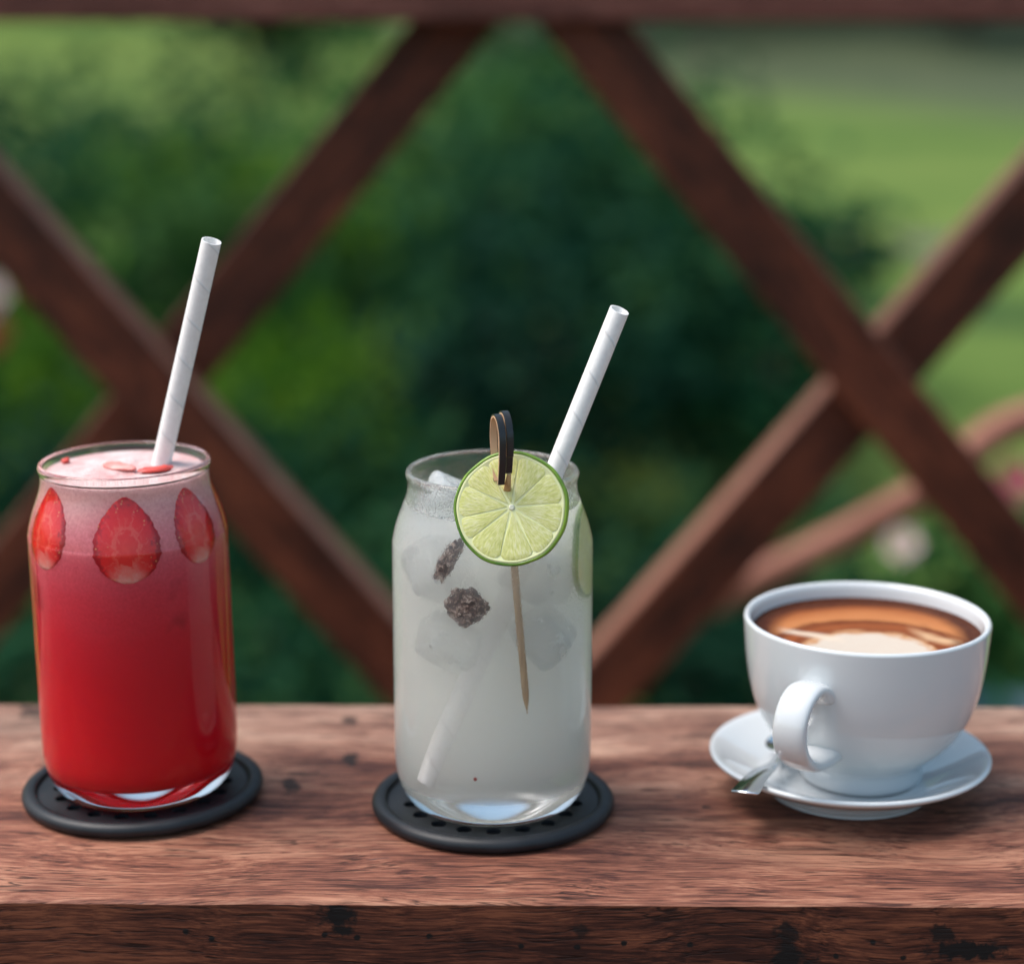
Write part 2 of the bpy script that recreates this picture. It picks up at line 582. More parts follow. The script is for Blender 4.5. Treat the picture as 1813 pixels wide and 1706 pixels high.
#      x     y     w    h    kind    label
SHRUBS = [
    (0.264, 5.0, 1.188, 0.919, 'dark', 'tall dark green shrub right behind the middle drink, between the two crossings', .07, 2600),
    (-0.018, 4.1, 0.839, 0.675, 'deep', 'low dark shrub behind the pale lemonade glass, just above the ledge', .06, 1500),
    (0.547, 4.3, 0.618, 0.581, 'dark', 'dark green shrub behind the lower right diagonal brace, left of the cup', .06, 1300),
    (-0.088, 6.4, 1.14, 0.972, 'mid', 'mid green shrub with pale patches above the lime slice, near the top of the railing', .09, 1700),
    (-0.545, 5.6, 0.835, 0.726, 'lime', 'yellow green shrub in the middle of the picture right of the left crossing', .07, 1500),
    (-0.924, 5.2, 0.88, 0.7, 'mid', 'mid green shrub behind the straw of the red drink', .07, 1500),
    (-1.537, 5.8, 1.098, 0.863, 'dark', 'dark shrub with light leaf tips at the left edge above the left brace', .08, 1700),
    (-1.149, 4.0, 0.707, 0.526, 'lime', 'bright lime shrub behind the red drink at the left edge', .06, 1300),
    (-0.486, 3.9, 0.619, 0.413, 'lime', 'low lime green shrub between the red drink and the lemonade', .05, 1200),
    (-0.373, 3.3, 0.71, 0.374, 'dark', 'low dark green shrub just above the ledge between the two glasses', .05, 1300),
    (-0.932, 3.2, 0.71, 0.377, 'deep', 'low very dark shrub at the left behind the red drink, near the ledge', .05, 1200),
    (0.817, 5.6, 0.659, 0.531, 'dark', 'rounded dark shrub below the right crossing beside the lawn', .07, 1200),
    (0.455, 8.0, 0.831, 0.557, 'lime', 'light green shrub left of the long right brace, at the lawn border', .09, 1200),
    (-0.481, 8.5, 1.749, 0.854, 'mid', 'wide mid green shrub under the top rail left of the centre', .10, 1700),
    (-1.529, 9.0, 1.661, 0.549, 'dark', 'long dark shrub under the lit strip of grass at upper left', .10, 1500),
    (0.30, 10.5, 1.15, 0.86, 'dark', 'dark shrub under the top rail right of the centre apex', .11, 1500),
    (0.767, 2.6, 0.374, 0.372, 'mid', 'leafy green shrub beneath the pale blossom, behind the cup', .05, 900),
    (0.445, 2.75, 0.445, 0.334, 'dark', 'teal green low shrub left of the cup rim behind the railing', .05, 900),
    (-1.247, 6.0, 0.483, 0.733, 'lime', 'narrow lime green shrub above the left brace at the left', .08, 900),
    (-0.322, 2.35, 0.67, 0.342, 'dark', 'low dark green shrub close behind the ledge between the glasses', .045, 1300),
    (-0.849, 2.35, 0.626, 0.342, 'dark', 'low dark green shrub close behind the ledge at the far left', .045, 1200),
    (0.179, 2.4, 0.625, 0.359, 'deep', 'low very dark shrub close behind the ledge right of the lemonade', .045, 1300),
    (0.879, 2.1, 0.269, 0.312, 'dark', 'small dark shrub at the right edge behind the cup', .05, 700),
]
for i, (x, y, w, h, kd, lb, lf, n) in enumerate(SHRUBS):
    shrub(x, y, w, h, kd, lb, 100 + i, lf, n)

TREES = [
    (-8.0, 35, 5.0, 5.0, 'dark', 'broad dark tree at the far left end of the lawn'),
    (-2.5, 23.5, 3.4, 3.0, 'deep', 'very dark tree left of centre at the end of the lawn'),
    (-0.2, 29, 4.4, 4.8, 'dark', 'dark tree straight behind the top apex of the braces'),
    (3.6, 31, 4.6, 4.0, 'olive', 'greyish olive tree beyond the lawn right of the long brace'),
    (6.3, 29, 3.4, 4.4, 'deep', 'very dark round tree under the top rail at right'),
    (9.6, 33, 5.5, 4.4, 'olive', 'olive tree at the far right beyond the lawn'),
    (-12.5, 34, 6.0, 5.5, 'deep', 'dark tree past the left edge at the foot of the hill'),
]
for i, (x, y, w, h, kd, lb) in enumerate(TREES):
    tree(x, y, w, h, kd, lb, 300 + i)


def blade_plant(x, y, h, w, n, kind, label, seed):
    """a clump of long upright arching leaves."""
    rng = np.random.default_rng(seed)
    t = empty('long_leaf_plant', (x, y, ground_height(x, y)))
    tag(t, label, 'plant', 'long leaved plants behind the railing')
    bm = bmesh.new()
    for i in range(n):
        a = rng.uniform(0, 2 * PI); r = rng.uniform(0, 0.25) * w
        lean = rng.uniform(0.1, 0.5) * w
        hh = h * rng.uniform(0.6, 1.05)
        bw = rng.uniform(0.018, 0.034)
        p0 = Vector((math.cos(a) * r, math.sin(a) * r, -0.02))
        side = Vector((-math.sin(a), math.cos(a), 0)) * bw
        prev = None
        for s in range(6):
            f = s / 5
            p = p0 + Vector((math.cos(a) * lean * f * f, math.sin(a) * lean * f * f, hh * (f - 0.12 * f * f)))
            ww = side * (0.5 + 1.6 * f) * (1 - f ** 3) + side * 0.02
            pr = (bm.verts.new(p - ww), bm.verts.new(p + Vector((0, 0, -0.004))), bm.verts.new(p + ww))
            if prev:
                bm.faces.new((prev[0], prev[1], pr[1], pr[0])); bm.faces.new((prev[1], prev[2], pr[2], pr[1]))
            prev = pr
    mesh_obj('leaves', bm, ML[kind], t)
    return t


blade_plant(-0.458, 4.6, 0.573, 0.485, 46, 'lime', 'clump of long lime green leaves right of the left crossing', 1)
blade_plant(-0.688, 4.5, 0.514, 0.397, 40, 'lime', 'clump of long light leaves just behind the left crossing', 2)
blade_plant(-0.29, 5.2, 0.674, 0.484, 40, 'mid', 'clump of long mid green leaves left of the folded pick', 3)
blade_plant(-1.322, 4.6, 0.511, 0.441, 36, 'mid', 'clump of long leaves at the left edge above the red drink', 4)


blade_plant(-0.42, 4.3, 0.56, 0.60, 60, 'lime', 'wide clump of long bright leaves between the left crossing and the folded pick', 5)
blade_plant(-0.60, 4.95, 0.68, 0.50, 50, 'mid', 'tall clump of long leaves above and right of the left crossing', 6)


def petal_flower(x, y, z, r, col, centre, label, seed, stem_to=None, n=7):
    rng = np.random.default_rng(seed)
    zg = ground_height(x, y)
    t = empty('flower', (x, y, zg))
    tag(t, label, 'flower', 'flowers beyond the railing')
    k = simple('petal_%d' % seed, col, 0.6, sss=0.2, sss_r=(0.01, 0.006, 0.004))
    hgt = z - zg
    bm = sweep(smooth_curve([(0, 0.05, 0), (0.015, 0.03, hgt * 0.5), (0, 0, hgt)], 5), circle_section(0.004, 6))
    mesh_obj('stem', bm, ML['mid'], t)
    tilt = Matrix.Rotation(rad(55), 4, 'X')
    for ring, (cnt, rr, up) in enumerate(((n, 1.0, 0.25), (n - 2, 0.65, 0.7))):
        for i in range(cnt):
            a = 2 * PI * (i + 0.5 * ring) / cnt
            bm = bmesh.new()
            rows = []
            for s in range(5):
                f = s / 4
                wd = r * rr * 0.42 * math.sin(PI * (0.12 + 0.80 * f))
                px = r * rr * f
                pz = r * up * f * f
                rows.append([bm.verts.new((px, q * wd, pz + 0.15 * r * abs(q) ** 2)) for q in (-1, -0.5, 0, 0.5, 1)])
            for A, B in zip(rows, rows[1:]):
                for q in range(4):
                    bm.faces.new((A[q], A[q + 1], B[q + 1], B[q]))
            bmesh.ops.transform(bm, matrix=Matrix.Translation((0, 0, hgt)) @ tilt @ Matrix.Rotation(a, 4, 'Z'), verts=bm.verts)
            mesh_obj('petal', bm, k, t)
    bm = bmesh.new()
    bmesh.ops.create_uvsphere(bm, u_segments=12, v_segments=8, radius=r * 0.22)
    bmesh.ops.transform(bm, matrix=Matrix.Translation((0, -r * 0.1, hgt + r * 0.1)), verts=bm.verts)
    mesh_obj('flower_centre', bm, simple('flower_centre_%d' % seed, centre, 0.7), t)
    return t


petal_flower(0.511, 1.90, -0.424, 0.024, (0.80, 0.66, 0.64), (0.65, 0.60, 0.15), 'pale pink white blossom under the sloping chair arm behind the cup', 11)
petal_flower(0.732, 2.20, -0.413, 0.034, (0.50, 0.14, 0.18), (0.6, 0.35, 0.2), 'rose pink blossom at the right edge under the curved chair back', 12)
petal_flower(-0.828, 2.50, -0.192, 0.040, (0.62, 0.45, 0.48), (0.6, 0.5, 0.2), 'pale mauve blossom cut by the left edge behind the left brace', 13)
petal_flower(-0.822, 2.48, -0.248, 0.040, (0.45, 0.10, 0.05), (0.5, 0.3, 0.1), 'orange red blossom at the left edge below the pale one', 14)

# blue grey pot at lower right
pt = empty('flower_pot', (0.715, 2.0, ground_height(0.715, 2.0)))
tag(pt, 'dull blue flower pot at the right edge behind the cup', 'pot')
mesh_obj('pot_body', lathe([(0, 0.0), (0.09, 0.0), (0.105, 0.02), (0.135, 0.22), (0.15, 0.235), (0.15, 0.275), (0.138, 0.275), (0.13, 0.235), (0.12, 0.225), (0, 0.225)], 40),
         simple('blue_glaze', (0.030, 0.080, 0.110), 0.4), pt)
mesh_obj('soil', lathe([(0.128, 0.236), (0.06, 0.245), (0, 0.248)], 24), simple('soil', (0.03, 0.02, 0.015), 0.95), pt)

# garden chair beyond the railing: only its sloping arm and the curved top of its back show
ch = empty('garden_chair', (0.70, 1.30, ground_height(0.70, 1.30)))
tag(ch, 'reddish wooden garden chair beyond the railing with curved back and sloping arm', 'chair')
cz = -ground_height(0.70, 1.30)


def bar(name, pts, w, t, parent, mat=None, per=8, up=(0, 1, 0)):
    P = [Vector((p[0] * 0.907 - 0.70, p[1] - 1.30, (p[2] * 0.90 - 0.011 if p[2] > -0.9 else p[2]) + cz)) for p in pts]
    sec = [(-t, -w), (-t * 0.8, -w), (t * 0.8, -w), (t, -w * 0.8), (t, w * 0.8), (t * 0.8, w), (-t * 0.8, w), (-t, w * 0.8), (-t, -w * 0.8)][1:]
    return mesh_obj(name, sweep(smooth_curve(P, per), sec, up), mat or M_chair, parent)


bar('arm', [(0.225, 1.32, -0.347), (0.276, 1.31, -0.316), (0.370, 1.30, -0.262), (0.445, 1.29, -0.214), (0.475, 1.29, -0.197)], 0.013, 0.016, ch)
bar('curved_back', [(0.470, 1.29, -0.199), (0.502, 1.30, -0.170), (0.540, 1.31, -0.143), (0.600, 1.33, -0.128), (0.68, 1.35, -0.124), (0.76, 1.36, -0.135), (0.83, 1.36, -0.17)], 0.014, 0.018, ch)
for (xa, ya, za, xb, yb, zb2) in ((0.82, 1.36, -0.18, 0.80, 1.36, -1.03), (0.80, 1.78, -0.45, 0.82, 1.82, -1.03)):
    bar('leg', [(xa, ya, za), ((xa + xb) / 2, (ya + yb) / 2, (za + zb2) / 2), (xb, yb, zb2)], 0.016, 0.018, ch, None, 3)
mesh_obj('seat', box_bm((0.42, 0.48, 0.03), (0.66 - 0.70, 1.56 - 1.30, -0.72 + cz), 0.006), M_chair, ch, False)

# ------------------------------------------------------------------ thick wooden ledge
ledge = empty('wooden_ledge', (0, 0.0215, 0), rad(-0.5))
tag(ledge, 'thick weathered reddish brown wooden ledge carrying the drinks and the cup', 'ledge')


def plank():
    L, W, T = 2.6, 0.200, 0.062
    bm = bmesh.new()
    nx, ny = 520, 22
    tops = []
    def hgt(x, y):
        e = min(abs(y + W / 2), abs(y - W / 2))
        z = 0.00018 * mnoise.noise(Vector((x * 14, y * 60, 1.0)))
        return z - (0.0010 * max(0, 1 - e / 0.0016) ** 2)
    ysr = [-W / 2, -W / 2 + 0.0004, -W / 2 + 0.001, -W / 2 + 0.002] + list(np.linspace(-W / 2 + 0.006, W / 2 - 0.006, 16)) + [W / 2 - 0.002, W / 2 - 0.0006, W / 2]
    xsr = list(np.linspace(-L / 2, -0.26, 30)) + list(np.linspace(-0.258, 0.258, 300)) + list(np.linspace(0.26, L / 2, 30))
    for y in ysr:
        row = []
        for x in xsr:
            yy = y
            if y < -W / 2 + 0.0015:
                yy += 0.0006 * mnoise.noise(Vector((x * 40, 7.0, 0))) + 0.0003 * mnoise.noise(Vector((x * 160, 3.0, 0)))
            row.append(bm.verts.new((x, yy, hgt(x, y))))
        tops.append(row)
    for a, b in zip(tops, tops[1:]):
        for j in range(len(xsr) - 1):
            bm.faces.new((a[j], a[j + 1], b[j + 1], b[j]))
    fl = [bm.verts.new((v.co.x, -W / 2 + 0.0002, -T)) for v in tops[0]]
    bl = [bm.verts.new((v.co.x, W / 2, -T)) for v in tops[-1]]
    for j in range(len(xsr) - 1):
        f = bm.faces.new((fl[j], fl[j + 1], tops[0][j + 1], tops[0][j])); f.material_index = 1
        f = bm.faces.new((tops[-1][j], tops[-1][j + 1], bl[j + 1], bl[j])); f.material_index = 1
        f = bm.faces.new((bl[j], bl[j + 1], fl[j + 1], fl[j])); f.material_index = 1
    for j, rev in ((0, False), (-1, True)):
        loop = [r[j] for r in tops] + [bl[j], fl[j]]
        f = bm.faces.new(loop if rev else loop[::-1]); f.material_index = 1
    o = mesh_obj('plank', bm, None, ledge, True, [M_top, M_front])
    o.data.set_sharp_from_angle(angle=rad(35))
    return o


plank()
for sx in (-1, 1):
    for sy in (-1, 1):
        mesh_obj('leg', box_bm((0.07, 0.055, 0.385), (sx * 1.05, sy * 0.06, -0.062 - 0.1935), 0.004), M_front, ledge, False)

# ------------------------------------------------------------------ coasters
M_rubber = N('black_rubber')
_c = M_rubber.coord()
_n = M_rubber.noise(_c, 900, 3, 0.6)
_d = M_rubber.noise(_c, 70, 4, 0.6)
M_rubber.set(color=M_rubber.ramp(_d, [(0.4, (0.007, 0.009, 0.012)), (0.75, (0.016, 0.019, 0.024))]), rough=M_rubber.ramp(_d, [(0.3, 0.42), (0.7, 0.58)]), spec=0.4)
M_rubber.bump(_n, 0.12, 0.0003)
M_rubber = M_rubber.m


def coaster(x, y, label, rz):
    t = empty('coaster', (x, y, 0.0003), rz)
    tag(t, label, 'coaster', 'round black coasters under the two glasses')
    R = 0.0466
    # raised rounded rim with solid base
    prof = [(0, 0.0), (R - 0.0035, 0.0)]
    for i in range(11):
        a = -PI / 2 + PI * i / 10
        prof.append((R - 0.0032 + 0.0032 * math.cos(a), 0.0028 + 0.0028 * math.sin(a)))
    prof += [(R - 0.0046, 0.0054), (R - 0.0054, 0.0050), (R - 0.0058, 0.0042), (R - 0.0060, 0.0014), (0, 0.0014)]
    mesh_obj('rim', lathe(prof, 96), M_rubber, t)
    # perforated floor plate
    bm = bmesh.new()
    def ring(cx_, cy_, r, n, z):
        vs = [bm.verts.new((cx_ + r * math.cos(2 * PI * i / n), cy_ + r * math.sin(2 * PI * i / n), z)) for i in range(n)]
        return [bm.edges.new((vs[i], vs[(i + 1) % n])) for i in range(n)]
    edges = ring(0, 0, R - 0.0062, 72, 0.0034)
    for rr, n in ((0.0318, 18), (0.0225, 12), (0.0130, 7)):
        for i in range(n):
            a = 2 * PI * (i + 0.25) / n
            edges += ring(rr * math.cos(a), rr * math.sin(a), 0.0029, 18, 0.0034)
    bmesh.ops.triangle_fill(bm, use_beauty=True, use_dissolve=False, edges=edges)
    ext = bmesh.ops.extrude_face_region(bm, geom=bm.faces[:])
    for v in ext['geom']:
        if isinstance(v, bmesh.types.BMVert):
            v.co.z = 0.0016
    mesh_obj('perforated_plate', bm, M_rubber, t, False)
    return t


GX, GY = -0.0073, 0.0065          # lemonade glass
RX, RY = -0.1442, 0.0195           # strawberry glass
coaster(GX, GY, 'black rubber coaster under the pale lemonade glass', 0.1)
coaster(RX, RY, 'black rubber coaster under the red strawberry drink', 0.35)

# ------------------------------------------------------------------ glasses
OUT = [(0.0, 0.0012), (0.020, 0.0012), (0.0255, 0.0004), (0.0285, 0.0004), (0.0315, 0.0022), (0.0340, 0.0062), (0.0356, 0.0110), (0.0364, 0.0175), (0.0366, 0.026),
       (0.0366, 0.060), (0.0365, 0.100), (0.0362, 0.1060), (0.0351, 0.1120), (0.0335, 0.1175), (0.0321, 0.1220), (0.0315, 0.1255), (0.0315, 0.1280)]
RIMP = [(0.0319, 0.1292), (0.0322, 0.1305), (0.0319, 0.1317), (0.0311, 0.1323), (0.0303, 0.1317), (0.0298, 0.1303)]
INN = [(0.0295, 0.1280), (0.0295, 0.1255), (0.0301, 0.1218), (0.0314, 0.1172), (0.0330, 0.1115), (0.0341, 0.1055), (0.0344, 0.100), (0.0344, 0.060), (0.0344, 0.026),
       (0.0343, 0.0190), (0.0338, 0.0143), (0.0320, 0.0114), (0.0285, 0.0103), (0.020, 0.0100), (0.0, 0.0100)]


def sm(profile, per=4):
    q = [tuple(p) for p in smooth_curve(profile, per)]
    return [(max(0.0, r), z) for r, z in q]


HS = 0.985


def widen(r, z):
    return r * (1 + 0.025 * min(1.0, max(0.0, (0.121 - z) / 0.014)) * min(1.0, 0.3 + z / 0.02))


OUT, RIMP, INN = [[(widen(r, z), z * HS) for r, z in L] for L in (OUT, RIMP, INN)]
GLASS_PROFILE = sm(OUT + RIMP + INN, 4)
GLASS_PROFILE[0] = (0.0, GLASS_PROFILE[0][1]); GLASS_PROFILE[-1] = (0.0, GLASS_PROFILE[-1][1])
_inn = sm(INN[::-1], 4)


def inner_r(z):
    for (r0, z0), (r1, z1) in zip(_inn, _inn[1:]):
        if z0 <= z <= z1 and z1 > z0:
            return r0 + (r1 - r0) * (z - z0) / (z1 - z0)
    return 0.0295


def liquid_profile(ztop, grow=0.0006):
    p = [(0.0, 0.0100 * HS - grow * 0.5)]
    for r, z in _inn[1:]:
        if z < ztop - 0.0008:
            p.append((r + grow, z - grow * 0.5 if z < 0.0125 else z))
    r = inner_r(ztop)
    p += [(r + grow, ztop - 0.0006), (r + grow * 0.9, ztop + 0.0004), (r - 0.0008, ztop - 0.0002), (r - 0.003, ztop - 0.0006), (0.0, ztop - 0.0006)]
    return p


def glass_material(name, frost):
    k = N(name)
    k.set(color=(0.985, 0.992, 0.990), rough=0.0, ior=1.40, trans=1.0)
    if not frost:        # a thin film of moisture between the clear base and the rim
        zz = k.sep(k.coord())[2]
        k.set(rough=k.ramp(k.math('DIVIDE', zz, 0.132), [(0.10, 0.0), (0.18, 0.06), (0.88, 0.06), (0.93, 0.0)]))
    if frost:
        co = k.coord()
        v = k.new('ShaderNodeTexVoronoi')
        v.inputs['Scale'].default_value = 1150
        k.link(co, v.inputs['Vector'])
        drops = k.ramp(v.outputs['Distance'], [(0.0, 1.0), (0.42, 0.0)])
        patch = k.noise(co, 55, 4, 0.6)
        n2 = k.noise(co, 600, 3, 0.6)
        z = k.sep(co)[2]
        zone = k.math('MULTIPLY_ADD', z, 14.0, -0.45, True)
        amt = k.math('MULTIPLY', k.ramp(patch, [(0.35, 0.15), (0.62, 1.0)]), zone)
        h = k.math('MULTIPLY', k.math('ADD', drops, k.math('MULTIPLY', n2, 0.6)), amt)
        k.bump(h, 0.45, 0.0008)
        k.set(rough=k.math('MULTIPLY', amt, 0.16))
    return k.m


M_glass = glass_material('clear_glass', False)
M_glass_wet = glass_material('clear_glass_with_condensation', True)

# ---- strawberry drink
def strawberry_liquid():
    k = N('strawberry_drink')
    co = k.coord()
    z = k.sep(co)[2]
    n1 = k.noise(co, 60, 4, 0.6)
    n2 = k.noise(k.mapping(co, (1, 1, 0.8)), 26, 3, 0.5, 0.6)
    zz = k.math('ADD', z, k.math('MULTIPLY', k.math('SUBTRACT', n2, 0.5), 0.020))
    f = k.math('DIVIDE', zz, 0.132)
    c = k.ramp(f, [(0.05, (0.90, 0.002, 0.012)), (0.20, (0.80, 0.000, 0.014)), (0.40, (0.74, 0.003, 0.022)), (0.52, (0.76, 0.012, 0.036)), (0.66, (0.80, 0.050, 0.085)),
                   (0.75, (0.90, 0.12, 0.165)), (0.83, (0.95, 0.26, 0.29)), (0.91, (0.98, 0.50, 0.48))])
    fine = k.noise(co, 900, 3, 0.7)
    up = k.math('MULTIPLY_ADD', z, 18.0, -0.9, True)
    sp = k.math('MULTIPLY', k.math('SUBTRACT', fine, 0.5), k.math('MULTIPLY', up, 1.1))
    c = k.mix(k.math('ADD', 0.5, sp), k.mix(0.5, c, (0.30, 0.0, 0.02), 'MULTIPLY'), k.mix(0.5, c, c, 'SCREEN'))
    dk = k.noise(co, 45, 3, 0.5)
    band = k.math('MULTIPLY', k.ramp(dk, [(0.58, 0.0), (0.68, 0.5)]), k.ramp(f, [(0.40, 0.0), (0.55, 1.0), (0.75, 1.0), (0.84, 0.0)]))
    c = k.mix(band, c, (0.28, 0.004, 0.015))
    k.set(color=c, rough=0.35, spec=0.15, sss=k.ramp(f, [(0.35, 0.9), (0.80, 0.15)]), sss_r=k.ramp(f, [(0.35, (0.040, 0.002, 0.002)), (0.80, (0.045, 0.030, 0.030))]), sss_s=1.0)
    return k.m


def foam_material():
    k = N('pink_foam')
    co = k.coord()
    n1 = k.noise(co, 90, 4, 0.6)
    v = k.new('ShaderNodeTexVoronoi'); v.inputs['Scale'].default_value = 900
    k.link(co, v.inputs['Vector'])
    n3 = k.noise(co, 350, 3, 0.6)
    c = k.ramp(n1, [(0.33, (0.56, 0.27, 0.26)), (0.50, (0.60, 0.40, 0.385)), (0.66, (0.65, 0.52, 0.50))])
    k.set(color=c, rough=0.6, sss=0.4, sss_r=(0.006, 0.003, 0.003), spec=0.3)
    h = k.math('ADD', k.math('MULTIPLY', v.outputs['Distance'], 0.7), n3)
    k.bump(h, 0.6, 0.0008)
    return k.m


M_straw_liq = strawberry_liquid()
M_foam = foam_material()
GZ = 0.0039           # glasses stand on the coaster plate
g1 = empty('drinking_glass', (RX, RY, GZ))
tag(g1, 'tall can shaped glass of red strawberry drink with pink foam', 'glass', 'filled glasses on coasters')
mesh_obj('glass_body', lathe(GLASS_PROFILE, 128), M_glass, g1)
ZF = 0.1262
mesh_obj('red_drink', lathe(liquid_profile(ZF, 0.0012), 128), M_straw_liq, g1)
bm = bmesh.new()
rf = inner_r(ZF) - 0.0006
rings = []
for i in range(15):
    r = rf * i / 14
    row = []
    for j in range(72):
        a = 2 * PI * j / 72
        x, y = r * math.cos(a), r * math.sin(a)
        e = 1 - (r / rf) ** 6
        hz = 0.0004 + e * (0.0006 + 0.0011 * mnoise.noise(Vector((x * 110, y * 110, 2.2))) + 0.0006 * mnoise.noise(Vector((x * 380, y * 380, 5.2)))) + 0.0005 * (r / rf) ** 4
        row.append(bm.verts.new((x, y, ZF + hz)))
    rings.append(row)
for A, B in zip(rings, rings[1:]):
    for j in range(72):
        bm.faces.new((A[j], A[(j + 1) % 72], B[(j + 1) % 72], B[j]))
bmesh.ops.remove_doubles(bm, verts=bm.verts, dist=1e-6)
mesh_obj('foam', bm, M_foam, g1)


# strawberry slices pressed against the inside of the wall
def strawberry_material():
    k = N('strawberry_flesh')
    uv = k.new('ShaderNodeUVMap').outputs[0]
    s = k.sep(uv)
    u = k.math('MULTIPLY_ADD', s[0], 2.0, -1.0)
    v = k.math('MULTIPLY_ADD', s[1], 2.0, -1.0)
    n = k.noise(uv, 14, 4, 0.65, 0.4)
    au = k.math('ABSOLUTE', u)
    d = k.math('SQRT', k.math('ADD', k.math('POWER', k.math('MULTIPLY', u, 1.2), 2.0), k.math('POWER', k.math('MULTIPLY', k.math('ADD', v, 0.15), 0.85), 2.0)))
    d = k.math('ADD', d, k.math('MULTIPLY', k.math('SUBTRACT', n, 0.5), 0.75))
    c = k.ramp(d, [(0.0, (0.88, 0.035, 0.025)), (0.30, (0.84, 0.010, 0.012)), (0.40, (0.88, 0.11, 0.08)), (0.54, (0.86, 0.012, 0.014)), (0.85, (0.78, 0.002, 0.010)), (1.0, (0.45, 0.0, 0.012))])
    # pale base where the berry was cut
    low = k.math('ADD', k.math('MULTIPLY_ADD', v, -1.9, -0.95), k.math('MULTIPLY', k.math('SUBTRACT', n, 0.5), 1.2))
    low = k.math('MULTIPLY', k.math('MINIMUM', k.math('MAXIMUM', low, 0.0), 1.0), k.ramp(au, [(0.25, 0.9), (0.62, 0.0)]))
    c = k.mix(low, c, (0.85, 0.48, 0.40))
    # pale radial veins
    ang_ = k.math('ARCTAN2', u, k.math('ADD', v, 0.3))
    w = k.math('ABSOLUTE', k.math('SINE', k.math('ADD', k.math('MULTIPLY', ang_, 7.0), k.math('MULTIPLY', n, 3.0))))
    vein = k.math('MULTIPLY', k.ramp(w, [(0.0, 1.0), (0.13, 0.0)]), k.ramp(d, [(0.35, 0.0), (0.55, 0.55), (0.95, 0.1)]))
    c = k.mix(vein, c, (0.90, 0.30, 0.24))
    vo = k.new('ShaderNodeTexVoronoi'); vo.inputs['Scale'].default_value = 11.0
    k.link(k.mapping(uv, (1.0, 1.25, 1)), vo.inputs['Vector'])
    seed = k.math('MULTIPLY', k.ramp(vo.outputs['Distance'], [(0.10, 1.0), (0.17, 0.0)]), k.ramp(d, [(0.55, 0.0), (0.70, 0.8)]))
    c = k.mix(seed, c, (0.80, 0.42, 0.16))
    k.set(color=c, rough=0.3, spec=0.4, sss=0.25, sss_r=(0.004, 0.001, 0.001))
    k.bump(n, 0.25, 0.0006)
    return k.m


M_berry = strawberry_material()


def berry_outline(t, seed, wide):
    """half width at height t in 0..1 (0 bottom, 1 tip)."""
    base = math.sin(PI * min(1, max(0, t)) ** 0.86) ** 0.62
    taper = 1.06 - 0.26 * t
    return wide * base * taper * (1 + 0.022 * math.sin(t * 74 + seed) + 0.022 * math.sin(t * 31 + 2 * seed))


def berry_slice(ang_deg, z_mid, hgt, wid, label, seed, tilt=0.0):
    bm = bmesh.new()
    uvl = bm.loops.layers.uv.new('UVMap')
    a0 = rad(ang_deg)
    nv, nu = 36, 12
    grid = []
    for layer in (0, 1):
        rows = []
        for i in range(nv + 1):
            t = 0.004 + 0.992 * i / nv
            w = berry_outline(t, seed, wid / 2)
            row = []
            for j in range(nu + 1):
                q = -1 + 2 * j / nu
                s = q * w
                zz = (t - 0.5) * hgt
                sx = s * math.cos(tilt) - zz * math.sin(tilt)
                sz = s * math.sin(tilt) + zz * math.cos(tilt)
                z = z_mid + sz
                edge = max(abs(q) ** 4, abs(2 * t - 1) ** 10)
                r = inner_r(z) + 0.00190 - 0.00035 * edge
                if layer: r -= 0.0032
                a = a0 + sx / r
                row.append((bm.verts.new((r * math.cos(a), r * math.sin(a), z)), (0.5 + 0.5 * q * w / (wid / 2), t)))
            rows.append(row)
        grid.append(rows)
    def face(vs):
        f = bm.faces.new([v[0] for v in vs])
        for lp, v in zip(f.loops, vs):
            lp[uvl].uv = v[1]
    for rows, flip in ((grid[0], False), (grid[1], True)):
        for i in range(nv):
            for j in range(nu):
                q = [rows[i][j], rows[i][j + 1], rows[i + 1][j + 1], rows[i + 1][j]]
                face(q[::-1] if flip else q)
    A, B = grid
    for i in range(nv):
        for j in (0, nu):
            face([A[i][j], A[i + 1][j], B[i + 1][j], B[i][j]])
    for j in range(nu):
        for i in (0, nv):
            face([A[i][j], A[i][j + 1], B[i][j + 1], B[i][j]])
    o = mesh_obj('strawberry_slice', bm, M_berry)
    o.location = (RX, RY, GZ)
    tag(o, label, 'strawberry slice', 'strawberry slices in the red drink')
    return o


berry_slice(-137, 0.1100, 0.0300, 0.0235, 'strawberry slice at the left side of the red drink, partly turned away', 1.0, 0.05)
berry_slice(-80.5, 0.1078, 0.0312, 0.0260, 'large strawberry slice in the middle of the red drink with pale cut base', 2.0, 0.0)
berry_slice(-35, 0.1096, 0.0282, 0.0205, 'narrow oval strawberry slice right of the middle one in the red drink', 3.3, 0.06)
berry_slice(8, 0.1085, 0.031, 0.018, 'strawberry slice seen edge on at the right side of the red drink', 4.1, 0.0)

# pieces lying in the foam
M_bit = N('pink_fruit_bit')
_n = M_bit.noise(M_bit.coord(), 300, 3, 0.6)
M_bit.set(color=M_bit.ramp(_n, [(0.3, (0.72, 0.20, 0.17)), (0.7, (0.80, 0.38, 0.33))]), rough=0.35, sss=0.2, sss_r=(0.004, 0.002, 0.002))
M_bit = M_bit.m
M_bitred = simple('red_fruit_bit', (0.66, 0.075, 0.055), 0.35)


